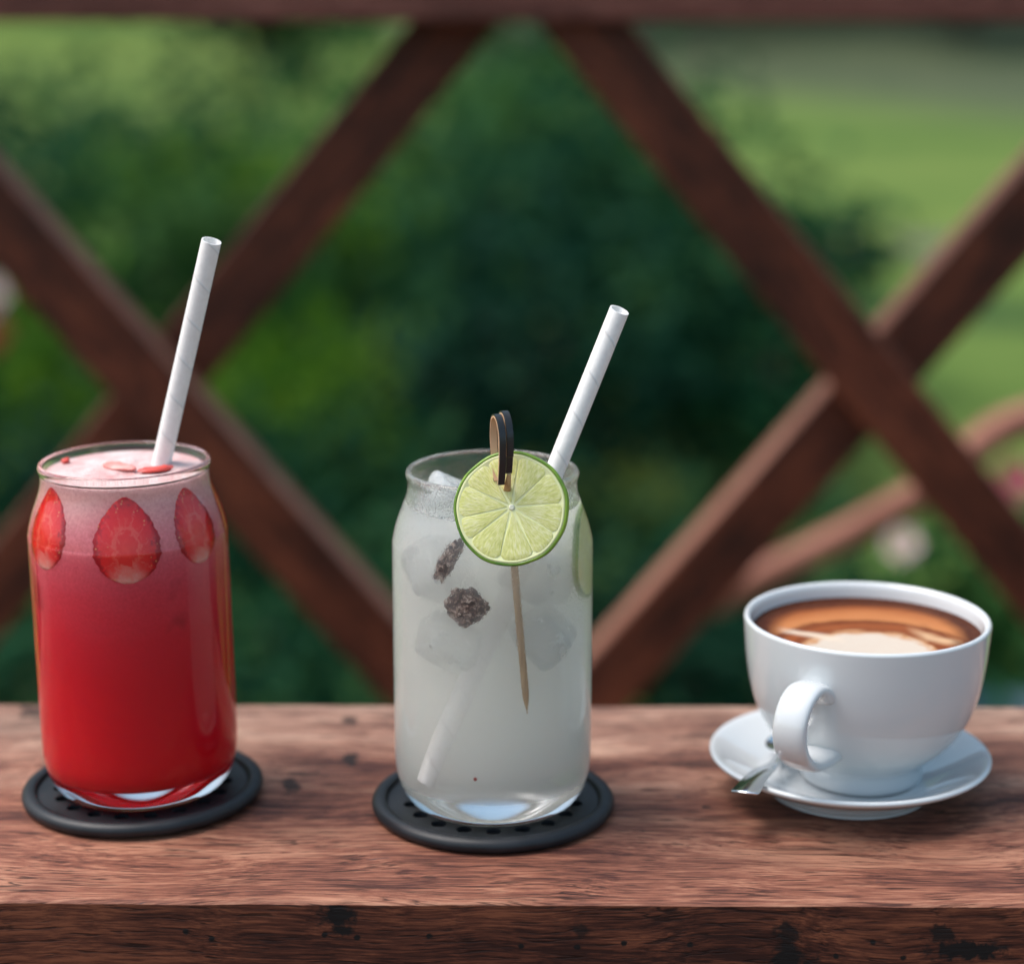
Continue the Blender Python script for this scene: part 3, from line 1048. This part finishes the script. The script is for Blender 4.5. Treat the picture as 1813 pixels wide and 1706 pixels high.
def foam_bit(x, y, rz, l, w, label, mat, tilt=0.0):
    bm = bmesh.new()
    bmesh.ops.create_uvsphere(bm, u_segments=20, v_segments=12, radius=1.0)
    for v in bm.verts:
        t = v.co.x
        v.co = Vector((t * l, v.co.y * w * (1 - 0.35 * t) + 0.25 * w * t * t, v.co.z * 0.0011 + 0.0006 * mnoise.noise(v.co * 2)))
    o = mesh_obj('fruit_piece', bm, mat)
    o.location = (x, y, ZF + GZ + 0.0021)
    o.rotation_euler = (0, tilt, rz)
    tag(o, label, 'fruit piece', 'fruit pieces floating in the pink foam')


foam_bit(RX - 0.0015, RY - 0.003, rad(-40), 0.0085, 0.0040, 'longer pale pink strawberry sliver lying in the middle of the pink foam', M_bit)
foam_bit(RX + 0.0135, RY - 0.0085, rad(28), 0.0070, 0.0030, 'redder strawberry sliver in the foam below the straw', M_bitred)
foam_bit(RX - 0.0235, RY + 0.0075, rad(60), 0.0022, 0.0013, 'tiny red strawberry crumb at the left side of the foam', M_bitred)


# ---- paper straws
def straw_material():
    k = N('white_paper')
    co = k.coord()
    s = k.sep(co)
    a = k.math('DIVIDE', k.math('ARCTAN2', s[1], s[0]), 2 * PI)
    t = k.math('FRACT', k.math('ADD', k.math('MULTIPLY', s[2], 1 / 0.0155), a))
    seam = k.ramp(t, [(0.0, 1.0), (0.03, 0.0), (0.96, 0.0), (1.0, 0.9)])
    step = k.ramp(t, [(0.0, 1.0), (0.05, 0.25), (0.5, 0.0)])
    n = k.noise(co, 500, 4, 0.6)
    c = k.mix(k.math('MULTIPLY', seam, 0.45), k.ramp(n, [(0.3, (0.80, 0.78, 0.76)), (0.7, (0.87, 0.86, 0.84))]), (0.55, 0.50, 0.46))
    k.set(color=c, rough=0.6, spec=0.25, sss=0.05, sss_r=(0.001, 0.001, 0.001))
    k.bump(k.math('ADD', k.math('MULTIPLY', n, 0.25), step), 0.8, 0.0006)
    return k.m


M_paper = straw_material()


def straw(bottom, top, r, label, cut=0.0):
    b, tp = Vector(bottom), Vector(top)
    L = (tp - b).length
    bm = bmesh.new()
    n = 40
    rings = []
    for rr, zs in ((r, np.linspace(0, L, 30)), (r - 0.0005, np.linspace(L, 0, 30))):
        for z in zs:
            rings.append([bm.verts.new((rr * math.cos(2 * PI * i / n), rr * math.sin(2 * PI * i / n), z)) for i in range(n)])
    for A, B in zip(rings, rings[1:] + rings[:1]):
        for i in range(n):
            bm.faces.new((A[i], A[(i + 1) % n], B[(i + 1) % n], B[i]))
    q = (tp - b).to_track_quat('Z', 'Y')
    if cut:
        # slightly oblique mouth, lower on the side towards the camera
        side = q.inverted() @ Vector((0, -1, 0)); side.z = 0; side.normalize()
        for v in bm.verts:
            if abs(v.co.z - L) < 1e-6:
                v.co.z -= (v.co.x * side.x + v.co.y * side.y + r) * math.tan(cut)
    o = mesh_obj('paper_straw', bm, M_paper)
    o.data.set_sharp_from_angle(angle=rad(50))
    o.location = b
    o.rotation_euler = q.to_euler()
    tag(o, label, 'straw', 'white paper straws in the glasses')
    return o


_m = Vector((-0.1060, 0.010, 0.2173)); _e = Vector((-0.1308, 0.0235, 0.1320))
straw(_m + (_e - _m) * 2.15, _m, 0.0036, 'white paper straw standing in the pink foam of the red drink', rad(2))
straw((-0.0305, -0.0142, 0.0190), (0.0390, -0.0010, 0.1954), 0.0036, 'white paper straw leaning to the right in the pale lemonade behind the lime', rad(14))

# ---- lemonade
def lemonade_material():
    k = N('cloudy_lemonade')
    k.t.nodes.remove(k.p)
    vol = k.new('ShaderNodeVolumePrincipled')
    vol.inputs['Color'].default_value = (0.9966, 0.99998, 0.9830, 1)
    vol.inputs['Density'].default_value = 80.0
    vol.inputs['Anisotropy'].default_value = 0.0
    k.link(vol.outputs[0], k.out.inputs['Volume'])
    return k.m


g2 = empty('drinking_glass', (GX, GY, GZ))
tag(g2, 'tall can shaped glass of cloudy pale lemonade beaded with condensation', 'glass', 'filled glasses on coasters')
ZL = 0.1180
# glass and liquid touch, so below the liquid level there is one optical surface: the outer wall; the cloudy volume fills the inside
filled = []
for r, z in GLASS_PROFILE:
    if z < ZL and len(filled) > 3 and filled[-1][1] >= ZL and r < 0.034:
        break
    filled.append((r, z))
filled += [(inner_r(ZL) - 0.0001, ZL), (inner_r(ZL) - 0.0008, ZL - 0.0008), (inner_r(ZL) - 0.003, ZL - 0.0013), (0.0, ZL - 0.0013)]
mesh_obj('glass_body', lathe(filled, 128), M_glass_wet, g2)
mesh_obj('lemonade', lathe([(r, z) for r, z in liquid_profile(ZL - 0.0016, 0.0)], 128), lemonade_material(), g2)

# ice in the lemonade
M_ice = N('ice')
_co = M_ice.coord()
_n = M_ice.noise(_co, 160, 4, 0.6)
M_ice.set(color=(0.96, 0.98, 0.98), rough=M_ice.ramp(_n, [(0.4, 0.05), (0.7, 0.4)]), ior=1.31, trans=0.75)
M_ice.bump(_n, 0.5, 0.001)
M_ice = M_ice.m


def ice(x, y, z, s, rot, label):
    bm = box_bm((s, s * 0.9, s * 0.8), (0, 0, 0), s * 0.22, 4)
    for v in bm.verts:
        v.co += v.co.normalized() * 0.0016 * mnoise.noise(v.co * 130 + Vector((x * 900, 0, 0)))
    o = mesh_obj('ice_cube', bm, M_ice)
    o.location = (GX + x, GY + y, GZ + z)
    o.rotation_euler = rot
    tag(o, label, 'ice cube', 'ice cubes in the lemonade')


ice(-0.0165, 0.004, 0.1175, 0.017, (0.3, 0.5, 0.4), 'rounded ice cube poking out of the lemonade at the left side of the glass')
ice(0.0010, 0.0140, 0.1150, 0.018, (0.7, 0.2, 1.0), 'ice cube at the back of the lemonade surface behind the lime')
ice(0.0165, -0.0165, 0.0720, 0.020, (0.2, 0.9, 0.3), 'submerged ice cube right of the pick in the lemonade, level with its middle')
ice(-0.0175, -0.0130, 0.0960, 0.021, (0.9, 0.3, 0.7), 'submerged ice cube at the upper left in the lemonade, above the round brown piece')
ice(0.0150, -0.0140, 0.0950, 0.022, (0.4, 0.2, 1.2), 'submerged ice cube right of the lime slice in the lemonade')
ice(-0.0140, -0.0170, 0.0700, 0.019, (1.1, 0.5, 0.2), 'submerged ice cube at the left in the lemonade, below the round brown piece')


# wrinkled dark pieces against the front wall of the lemonade
def wrinkled_material():
    k = N('dried_fruit_skin')
    n = k.noise(k.coord(), 420, 5, 0.75, 0.8)
    k.set(color=k.ramp(n, [(0.42, (0.028, 0.014, 0.015)), (0.49, (0.075, 0.038, 0.034)), (0.55, (0.28, 0.18, 0.14)), (0.61, (0.55, 0.46, 0.40))]), rough=0.5)
    k.bump(n, 0.8, 0.0012)
    return k.m


M_skin = wrinkled_material()


def wrinkled(ang_deg, z, w, h, label, seed, rot=0.0):
    bm = bmesh.new()
    bmesh.ops.create_icosphere(bm, subdivisions=5, radius=1.0)
    a0 = rad(ang_deg)
    for v in bm.verts:
        c = v.co.copy()
        d = 1 + 0.30 * mnoise.noise(c * 1.7 + Vector((seed, 0, 0))) + 0.22 * mnoise.noise(c * 4.0 + Vector((0, seed, 0))) + 0.10 * mnoise.noise(c * 9)
        s, t = c.x * w / 2 * d, c.z * h / 2 * d
        s, t = s * math.cos(rot) - t * math.sin(rot), s * math.sin(rot) + t * math.cos(rot)
        zz = z + t
        r = inner_r(zz) - 0.0008 - 0.0022 * (1 + c.y * d)
        a = a0 + s / r
        v.co = Vector((r * math.cos(a), r * math.sin(a), zz))
    o = mesh_obj('dried_fruit', bm, M_skin)
    o.location = (GX, GY, GZ)
    tag(o, label, 'dried fruit', 'dark wrinkled pieces in the lemonade')


wrinkled(-118, 0.1035, 0.0062, 0.0165, 'thin dark brown wrinkled piece left of the lime slice in the lemonade', 3.0, -0.5)
wrinkled(-106, 0.0870, 0.0145, 0.0125, 'round brown wrinkled piece below and left of the lime slice', 8.0, 0.0)
bm = bmesh.new(); bmesh.ops.create_icosphere(bm, subdivisions=2, radius=0.0007)
_sd = mesh_obj('red_seed', bm, simple('red_seed', (0.35, 0.03, 0.02), 0.5))
_sd.location = (GX - 0.006, GY - 0.0335, GZ + 0.0215)
tag(_sd, 'tiny red seed near the bottom of the lemonade', 'seed')


# ------------------------------------------------------------------ lime
def pulp_material():
    k = N('lime_pulp')
    co = k.coord()
    s = k.sep(co)
    a = k.math('ARCTAN2', s[1], s[0])
    r = k.math('SQRT', k.math('ADD', k.math('POWER', s[0], 2.0), k.math('POWER', s[1], 2.0)))
    n = k.noise(k.comb(k.math('MULTIPLY', a, 22.0), k.math('MULTIPLY', r, 420.0), 0.0), 1.0, 3, 0.6)
    n2 = k.noise(co, 150, 3, 0.6)
    f = k.math('ADD', k.math('MULTIPLY', n, 0.7), k.math('MULTIPLY', n2, 0.35))
    c = k.ramp(f, [(0.36, (0.56, 0.58, 0.17)), (0.52, (0.71, 0.71, 0.28)), (0.70, (0.86, 0.84, 0.52))])
    k.set(color=c, rough=0.28, spec=0.4, sss=0.3, sss_r=(0.003, 0.003, 0.001))
    k.bump(f, 0.5, 0.0006)
    return k.m


def rind_material():
    k = N('lime_rind')
    co = k.coord()
    n = k.noise(co, 420, 3, 0.6)
    n2 = k.noise(co, 70, 3, 0.6)
    c = k.ramp(n2, [(0.35, (0.060, 0.170, 0.010)), (0.65, (0.22, 0.36, 0.03))])
    k.set(color=c, rough=0.35, spec=0.5)
    k.bump(n, 0.6, 0.0006)
    return k.m


M_pulp, M_rind = pulp_material(), rind_material()
M_pith = simple('lime_pith', (0.78, 0.80, 0.44), 0.5, sss=0.3, sss_r=(0.003, 0.003, 0.001))
M_core = simple('lime_core', (0.74, 0.74, 0.58), 0.5)


def lime_slice(loc, normal, R, T, label, roll=0.0, parts=True, offset=(0.0, 0.0)):
    q = Vector(normal).to_track_quat('Z', 'Y')
    t = empty('lime_slice', loc)
    t.rotation_euler = (q.to_matrix() @ Matrix.Rotation(roll, 3, 'Z')).to_euler()
    tag(t, label, 'lime slice', 'lime slices in and on the lemonade')
    rng = random.Random(5)
    # rind ring: outer skin band
    wob = lambda a: 1 + 0.010 * math.sin(2 * a + 0.6) + 0.006 * math.sin(5 * a) + 0.004 * math.sin(11 * a)
    def shape(prof, n=96):
        bm = lathe(prof, n)
        for v in bm.verts:
            a = math.atan2(v.co.y, v.co.x)
            v.co.x *= wob(a); v.co.y *= wob(a)
        return bm
    h = T / 2
    mesh_obj('rind', shape([(R - 0.0008, -h), (R - 0.0002, -h * 0.9), (R, -h * 0.5), (R, h * 0.5), (R - 0.0002, h * 0.9), (R - 0.0008, h),
                            (R - 0.0010, h * 0.95), (R - 0.0010, -h * 0.95), (R - 0.0008, -h)]), M_rind, t)
    mesh_obj('pith', shape([(0, -h * 0.88), (R - 0.00115, -h * 0.93), (R - 0.00115, h * 0.93), (R - 0.0019, h * 0.89), (R - 0.0023, h * 0.78), (0, h * 0.78)]), M_pith, t)
    cx_, cy_ = offset
    n = 10
    bounds = [2 * PI * i / n + rng.uniform(-0.09, 0.09) for i in range(n)]
    for i in range(n):
        a0, a1 = bounds[i] + 0.004, bounds[(i + 1) % n] - 0.004
        if a1 < a0: a1 += 2 * PI
        bm = bmesh.new()
        # rounded wedge outline
        out = []
        r_in, r_out = 0.0016, R - 0.0021
        for j in range(13):
            f = j / 12
            a = a0 + (a1 - a0) * f
            edge = 1 - 0.085 * abs(2 * f - 1) ** 6
            ox, oy = r_out * edge * math.cos(a) * wob(a), r_out * edge * math.sin(a) * wob(a)
            out.append((ox, oy))
        am = (a0 + a1) / 2
        tip = (cx_ + r_in * math.cos(am), cy_ + r_in * math.sin(am))
        # keep a membrane of even width: pull the sides in a little
        poly = [tip] + out
        c0 = (sum(p[0] for p in poly) / len(poly), sum(p[1] for p in poly) / len(poly))
        poly = [(p[0] + (c0[0] - p[0]) * 0.006, p[1] + (c0[1] - p[1]) * 0.006) for p in poly]
        layers = []
        for z, sh in ((-h * 0.9, 0.0), (h * 0.83, 0.0), (h * 0.86, 0.010), (h * 0.875, 0.04)):
            layers.append([bm.verts.new((p[0] + (c0[0] - p[0]) * sh, p[1] + (c0[1] - p[1]) * sh, z)) for p in poly])
        m = len(poly)
        for A, B in zip(layers, layers[1:]):
            for j in range(m):
                bm.faces.new((A[j], A[(j + 1) % m], B[(j + 1) % m], B[j]))
        bm.faces.new(layers[0][::-1])
        cv = bm.verts.new((c0[0], c0[1], h * 0.88))
        for j in range(m):
            bm.faces.new((layers[-1][j], layers[-1][(j + 1) % m], cv))
        mesh_obj('segment', bm, M_pulp, t)
    bm = lathe([(0, h * 0.80), (0.0011, h * 0.84), (0.0009, h * 0.97), (0.0004, h * 0.95), (0, h * 0.90)], 14)
    bmesh.ops.translate(bm, vec=(cx_, cy_, 0), verts=bm.verts)
    mesh_obj('core', bm, M_core, t)
    return t


LN = Vector((-0.17, -1.0, 0.25)).normalized()
LC = Vector((-0.0002, -0.0340, 0.1293))
lime_slice(LC, LN, 0.0204, 0.0036, 'round lime slice hanging on the front of the lemonade glass, pierced by the pick', rad(8), offset=(0.0004, 0.0005))
lime_slice((GX + 0.0298, GY + 0.000, GZ + 0.0985), (0.985, -0.10, 0.0), 0.0165, 0.003, 'lime slice standing inside the lemonade at the right wall of the glass', 0.5)

# ------------------------------------------------------------------ knotted bamboo pick
M_bamboo = N('bamboo')
_n = M_bamboo.noise(M_bamboo.mapping(M_bamboo.coord(), (900, 900, 60)), 1, 4, 0.6)
M_bamboo.set(color=M_bamboo.ramp(_n, [(0.35, (0.36, 0.20, 0.075)), (0.65, (0.55, 0.36, 0.17))]), rough=0.55)
M_bamboo = M_bamboo.m
M_bamboo_in = simple('bamboo_inner', (0.60, 0.38, 0.23), 0.6)
M_black = N('black_skin')
_n = M_black.noise(M_black.coord(), 500, 3, 0.6)
M_black.set(color=(0.010, 0.011, 0.013), rough=M_black.ramp(_n, [(0.3, 0.25), (0.7, 0.45)]), spec=0.6)
M_black = M_black.m
pick = empty('cocktail_pick', (-0.0020, -0.0365, 0.1365))
tag(pick, 'bamboo cocktail pick with a black looped top pushed through the lime slice', 'cocktail pick')
PY = Matrix.Rotation(rad(17), 3, 'Z')


def loop_path(low):
    pts = [(0, 0.0000, low), (0, -0.0012, low + 0.006), (0, -0.0018, 0.014), (0, -0.0015, 0.0215), (0, 0.0012, 0.0268), (0, 0.0050, 0.0284), (0, 0.0088, 0.0262), (0, 0.0100, 0.020),
           (0, 0.0088, 0.012), (0, 0.0066, 0.006), (0, 0.0052, 0.003)]
    return smooth_curve(pts, 6)


for xs, low, dz in ((-0.00185, 0.0030, -0.0004), (0.00085, 0.0062, 0.0006)):
    P = [Vector((p[0] + xs, p[1], p[2] * 0.93 + dz)) for p in loop_path(low)]
    P = [PY @ p for p in P]
    hw, th = 0.00125, 0.00050
    wv = PY @ Vector((1, 0, 0))
    for nm, mat, lo, hi in (('outer_skin', M_black, 0.0, th), ('inner_strip', M_bamboo_in, -th * 1.3, -0.00003)):
        bm = bmesh.new()
        rings = []
        for i, p in enumerate(P):
            tt = (P[min(i + 1, len(P) - 1)] - P[max(i - 1, 0)]).normalized()
            nrm = -tt.cross(wv).normalized()     # outwards along the whole loop
            rings.append([p + nrm * lo - wv * hw, p + nrm * lo + wv * hw, p + nrm * hi + wv * hw * 0.92, p + nrm * hi - wv * hw * 0.92])
        # a consistent outward side along the loop
        vr = [[bm.verts.new(v) for v in r] for r in rings]
        for A, B in zip(vr, vr[1:]):
            for i in range(4):
                bm.faces.new((A[i], A[(i + 1) % 4], B[(i + 1) % 4], B[i]))
        bm.faces.new(vr[0][::-1]); bm.faces.new(vr[-1])
        mesh_obj(nm, bm, mat, pick, False)

stick_world = [(-0.0010, -0.0445, 0.1450), (-0.0016, -0.0423, 0.1395), (-0.0018, -0.0385, 0.1378), (-0.0016, -0.0330, 0.1372), (-0.0012, -0.0300, 0.1335), (-0.0006, -0.0290, 0.1260),
               (0.0004, -0.0300, 0.108), (0.0022, -0.0307, 0.085), (0.0042, -0.0311, 0.062), (0.0050, -0.0311, 0.052)]
sp = [Vector(p) - Vector(pick.location) for p in smooth_curve([(x, y + 0.0075, z - 0.0022) for x, y, z in stick_world], 8)]
ns = len(sp)
scl = []
for i in range(ns):
    f = i / (ns - 1)
    s = 1.0 if f < 0.9 else max(0.12, 1 - ((f - 0.9) / 0.1) ** 1.2)
    if f < 0.10: s = 0.6 + 4 * f
    s *= 1 + 0.06 * mnoise.noise(Vector((f * 60, 0, 0)))
    scl.append((s, s))
mesh_obj('stick', sweep(sp, [(-0.0007, -0.0012), (0.0007, -0.0012), (0.0009, 0), (0.0007, 0.0012), (-0.0007, 0.0012), (-0.0009, 0)], (0, -1, 0.1), True, scl), M_bamboo, pick)

# ------------------------------------------------------------------ saucer, cup, coffee, spoon
M_china = N('white_china')
_n = M_china.noise(M_china.coord(), 25, 3, 0.5)
M_china.set(color=(0.64, 0.665, 0.675), rough=M_china.ramp(_n, [(0.3, 0.07), (0.7, 0.11)]), spec=0.5, sss=0.08, sss_r=(0.002, 0.002, 0.002), coat=0.35, coat_r=0.03)
M_china = M_china.m
SX, SY = 0.1322, 0.0238
sc = mesh_obj('saucer', lathe([(r, z * 0.87) for r, z in sm([(0, 0.0028), (0.020, 0.0028), (0.028, 0.0020), (0.0292, 0.0002), (0.0312, 0.0002), (0.0325, 0.0026), (0.040, 0.0078), (0.048, 0.0128), (0.0530, 0.0160),
                                  (0.0545, 0.0176), (0.0543, 0.0187), (0.0530, 0.0190), (0.0505, 0.0178), (0.044, 0.0140), (0.036, 0.0100), (0.0300, 0.0080), (0.0268, 0.0074),
                                  (0.0260, 0.0066), (0.022, 0.0062), (0, 0.0062)], 4)], 112), M_china)
_me = sc.data
sc.location = (SX, SY, 0.0004)
tag(sc, 'round white china saucer under the coffee cup', 'saucer')

CX, CY, CZ = 0.1370, 0.0245, 0.0063
HZ = 0.0672
cup = empty('coffee_cup', (CX, CY, CZ))
tag(cup, 'white china coffee cup with latte foam standing on the saucer', 'cup')
cup_out = [(0.0, 0.0035), (0.018, 0.0035), (0.0205, 0.0010), (0.0215, 0.0000), (0.0232, 0.0003), (0.0238, 0.0020), (0.0240, 0.0058), (0.0252, 0.0088), (0.0290, 0.0122), (0.0340, 0.0172),
           (0.0385, 0.0236), (0.0420, 0.0310), (0.0445, 0.0400), (0.0460, 0.0500), (0.0468, 0.0590), (0.0472, 0.0648)]
cup_rim = [(0.04715, 0.0664), (0.0463, 0.0672), (0.0453, 0.0668)]
cup_in = [(0.0444, 0.0652), (0.0438, 0.0600), (0.0425, 0.0480), (0.0405, 0.0370), (0.0360, 0.0260), (0.0290, 0.0180), (0.0200, 0.0130), (0.0, 0.0110)]
cp = [(r, z * 0.97) for r, z in sm(cup_out + cup_rim + cup_in, 4)]
cp[0] = (0, cp[0][1]); cp[-1] = (0, cp[-1][1])
mesh_obj('cup_body', lathe(cp, 128), M_china, cup)

# handle: a broad strap curling outwards, flared where it joins the wall
hth = rad(-90 - 33)
hd = Vector((math.cos(hth), math.sin(hth), 0))
hpath = smooth_curve([(0.0435, 0.0470), (0.0490, 0.0512), (0.0560, 0.0518), (0.0625, 0.0480), (0.0662, 0.0405), (0.0655, 0.0310), (0.0600, 0.0225), (0.0520, 0.0172), (0.0430, 0.0160), (0.0345, 0.0175)], 8)
P = [hd * p[0] + Vector((0, 0, 0.0505 - (0.0518 - p[1]) * 0.84)) for p in hpath]
ssec = []
for i in range(24):
    a = 2 * PI * i / 24
    ca, sa = math.cos(a), math.sin(a)
    ssec.append((0.0066 * math.copysign(abs(ca) ** 0.75, ca), 0.0026 * math.copysign(abs(sa) ** 0.75, sa)))
hs = []
for i in range(len(P)):
    f = i / (len(P) - 1)
    e = max(0, 1 - f / 0.16) ** 2 * 0.55 + max(0, 1 - (1 - f) / 0.20) ** 2 * 0.5
    hs.append((1 + e * 0.5, 1 + e * 0.9))
mesh_obj('handle', sweep(P, ssec, hd.cross(Vector((0, 0, 1))), True, hs), M_china, cup)


def coffee_material():
    k = N('latte_foam')
    co = k.coord()
    R_ = 0.0432
    s = k.sep(k.mapping(co, (1 / R_, 1 / R_, 1)))
    n = k.noise(k.mapping(co, (30, 70, 1)), 1, 4, 0.55, 0.8)
    nf = k.noise(co, 500, 3, 0.6)
    nn = k.math('SUBTRACT', n, 0.5)
    u = k.math('ADD', s[0], k.math('MULTIPLY', nn, 0.10))
    v = k.math('ADD', s[1], k.math('MULTIPLY', nn, 0.16))
    # rings round a point near the front of the cup
    d = k.math('SQRT', k.math('ADD', k.math('POWER', k.math('SUBTRACT', u, -0.04), 2.0), k.math('POWER', k.math('MULTIPLY', k.math('ADD', v, 0.62), 0.95), 2.0)))
    d = k.math('ADD', d, k.math('MULTIPLY', k.math('MULTIPLY', u, v), -0.10))
    pol = k.noise(k.comb(k.math('MULTIPLY', k.math('ARCTAN2', k.math('ADD', v, 0.62), u), 2.2), k.math('MULTIPLY', d, 13.0), 0.0), 1.0, 4, 0.6, 0.5)
    d = k.math('ADD', d, k.math('MULTIPLY', k.math('SUBTRACT', pol, 0.5), 0.26))
    c = k.ramp(k.math('MULTIPLY', d, 0.6), [(0.300, (0.54, 0.465, 0.385)), (0.350, (0.46, 0.24, 0.115)), (0.39, (0.17, 0.038, 0.009)), (0.46, (0.26, 0.068, 0.018)), (0.53, (0.13, 0.028, 0.006)),
                         (0.575, (0.44, 0.170, 0.058)), (0.68, (0.38, 0.128, 0.040)), (0.76, (0.25, 0.066, 0.016)), (0.83, (0.07, 0.014, 0.003))])
    # pale swirl running down on the right
    g = k.math('ABSOLUTE', k.math('SUBTRACT', k.math('ADD', k.math('SUBTRACT', u, 0.50), k.math('MULTIPLY', v, 0.9)), -0.10))
    sw = k.math('MULTIPLY', k.ramp(g, [(0.03, 0.8), (0.16, 0.0)]), k.ramp(k.math('ADD', v, 0.5), [(0.05, 0.0), (0.22, 1.0), (0.62, 0.8), (0.78, 0.0)]))
    sw = k.math('MULTIPLY', sw, k.ramp(u, [(0.35, 0.0), (0.5, 1.0)]))
    c = k.mix(sw, c, (0.60, 0.40, 0.23))
    # tail of white foam at left
    g2_ = k.math('ABSOLUTE', k.math('ADD', k.math('ADD', v, 0.02), k.math('MULTIPLY', k.math('ADD', u, 0.62), 0.55)))
    tl = k.math('MULTIPLY', k.ramp(g2_, [(0.02, 0.9), (0.13, 0.0)]), k.ramp(k.math('ABSOLUTE', k.math('ADD', u, 0.50)), [(0.14, 1.0), (0.30, 0.0)]))
    c = k.mix(tl, c, (0.64, 0.52, 0.40))
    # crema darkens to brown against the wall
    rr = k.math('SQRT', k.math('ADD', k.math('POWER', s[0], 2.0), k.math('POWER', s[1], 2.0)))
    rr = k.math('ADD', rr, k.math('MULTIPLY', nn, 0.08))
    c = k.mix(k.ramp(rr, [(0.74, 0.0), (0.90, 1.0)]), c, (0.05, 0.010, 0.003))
    c = k.mix(k.math('MULTIPLY', k.math('SUBTRACT', nf, 0.35), 0.2), c, (0.45, 0.22, 0.10))
    k.set(color=c, rough=0.6, spec=0.10)
    k.bump(nf, 0.25, 0.0003)
    return k.m


ZC = 0.0587
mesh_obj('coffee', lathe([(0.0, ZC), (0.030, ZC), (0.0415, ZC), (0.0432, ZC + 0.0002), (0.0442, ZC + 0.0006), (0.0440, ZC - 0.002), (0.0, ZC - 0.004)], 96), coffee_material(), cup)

# spoon
M_steel = N('polished_steel')
_n = M_steel.noise(M_steel.coord(), 60, 3, 0.5)
M_steel.set(color=(0.74, 0.76, 0.78), metal=1.0, rough=M_steel.ramp(_n, [(0.3, 0.10), (0.7, 0.20)]))
M_steel = M_steel.m
spoon = empty('teaspoon', (0.0873, -0.0215, 0.0))
tag(spoon, 'small steel teaspoon resting on the saucer with its flared handle over the edge', 'spoon')
spw = [(0.0850, -0.0345, 0.0187), (0.0876, -0.0280, 0.0189), (0.0909, -0.0195, 0.0186), (0.0948, -0.0095, 0.0174), (0.0983, -0.0005, 0.0155), (0.1020, 0.0090, 0.0138), (0.1055, 0.018, 0.0128)]
sp = [Vector(p) - Vector((0.0865, -0.0310, 0.0)) for p in smooth_curve(spw, 6)]
scl = []
for i in range(len(sp)):
    f = i / (len(sp) - 1)
    w = 1.15 - 0.60 * f if f < 0.55 else max(0.38, 0.82 - 1.8 * (f - 0.55))
    scl.append((w if i else w * 0.94, 1.0))
sec = [(0.0046, -0.0004), (0.0048, 0.0001), (0.0040, 0.0006), (0.0028, 0.00035), (-0.0028, 0.00035), (-0.0040, 0.0006), (-0.0048, 0.0001), (-0.0046, -0.0004)]
bm = sweep(sp, sec, None, True, scl)
# orient the strap flat: rebuild with sideways reference
bm.free()
side = Vector((0.93, -0.36, 0.06))
mesh_obj('spoon_handle', sweep(sp, sec, side, True, scl), M_steel, spoon)
bm = bmesh.new()
bmesh.ops.create_uvsphere(bm, u_segments=24, v_segments=16, radius=1.0)
for v in bm.verts:
    x, y, z = v.co
    v.co = Vector((x * 0.0095 * (1 - 0.18 * y), y * 0.0145, (z * 0.0008) - 0.0030 * (1 - x * x * 0.9 - y * y * 0.9)))
bmesh.ops.transform(bm, matrix=Matrix.Translation((0.1110 - 0.0865, 0.0315 + 0.0310, 0.0142)) @ Matrix.Rotation(rad(-21), 4, 'Z'), verts=bm.verts)
mesh_obj('spoon_bowl', bm, M_steel, spoon)

# the plank is slightly warped at the left: the red drink and everything in it lean a little outwards
_piv = Matrix.Translation((RX, RY, 0.0)) @ Matrix.Rotation(rad(-0.75), 4, 'Y') @ Matrix.Translation((-RX, -RY, 0.0004))
bpy.context.view_layer.update()
for o in list(bpy.data.objects):
    if o.parent is None and (Vector((o.location.x, o.location.y)) - Vector((RX, RY))).length < 0.05 and o.location.z < 0.3 and o.type in ('MESH', 'EMPTY') and o is not ledge:
        o.matrix_world = _piv @ o.matrix_world
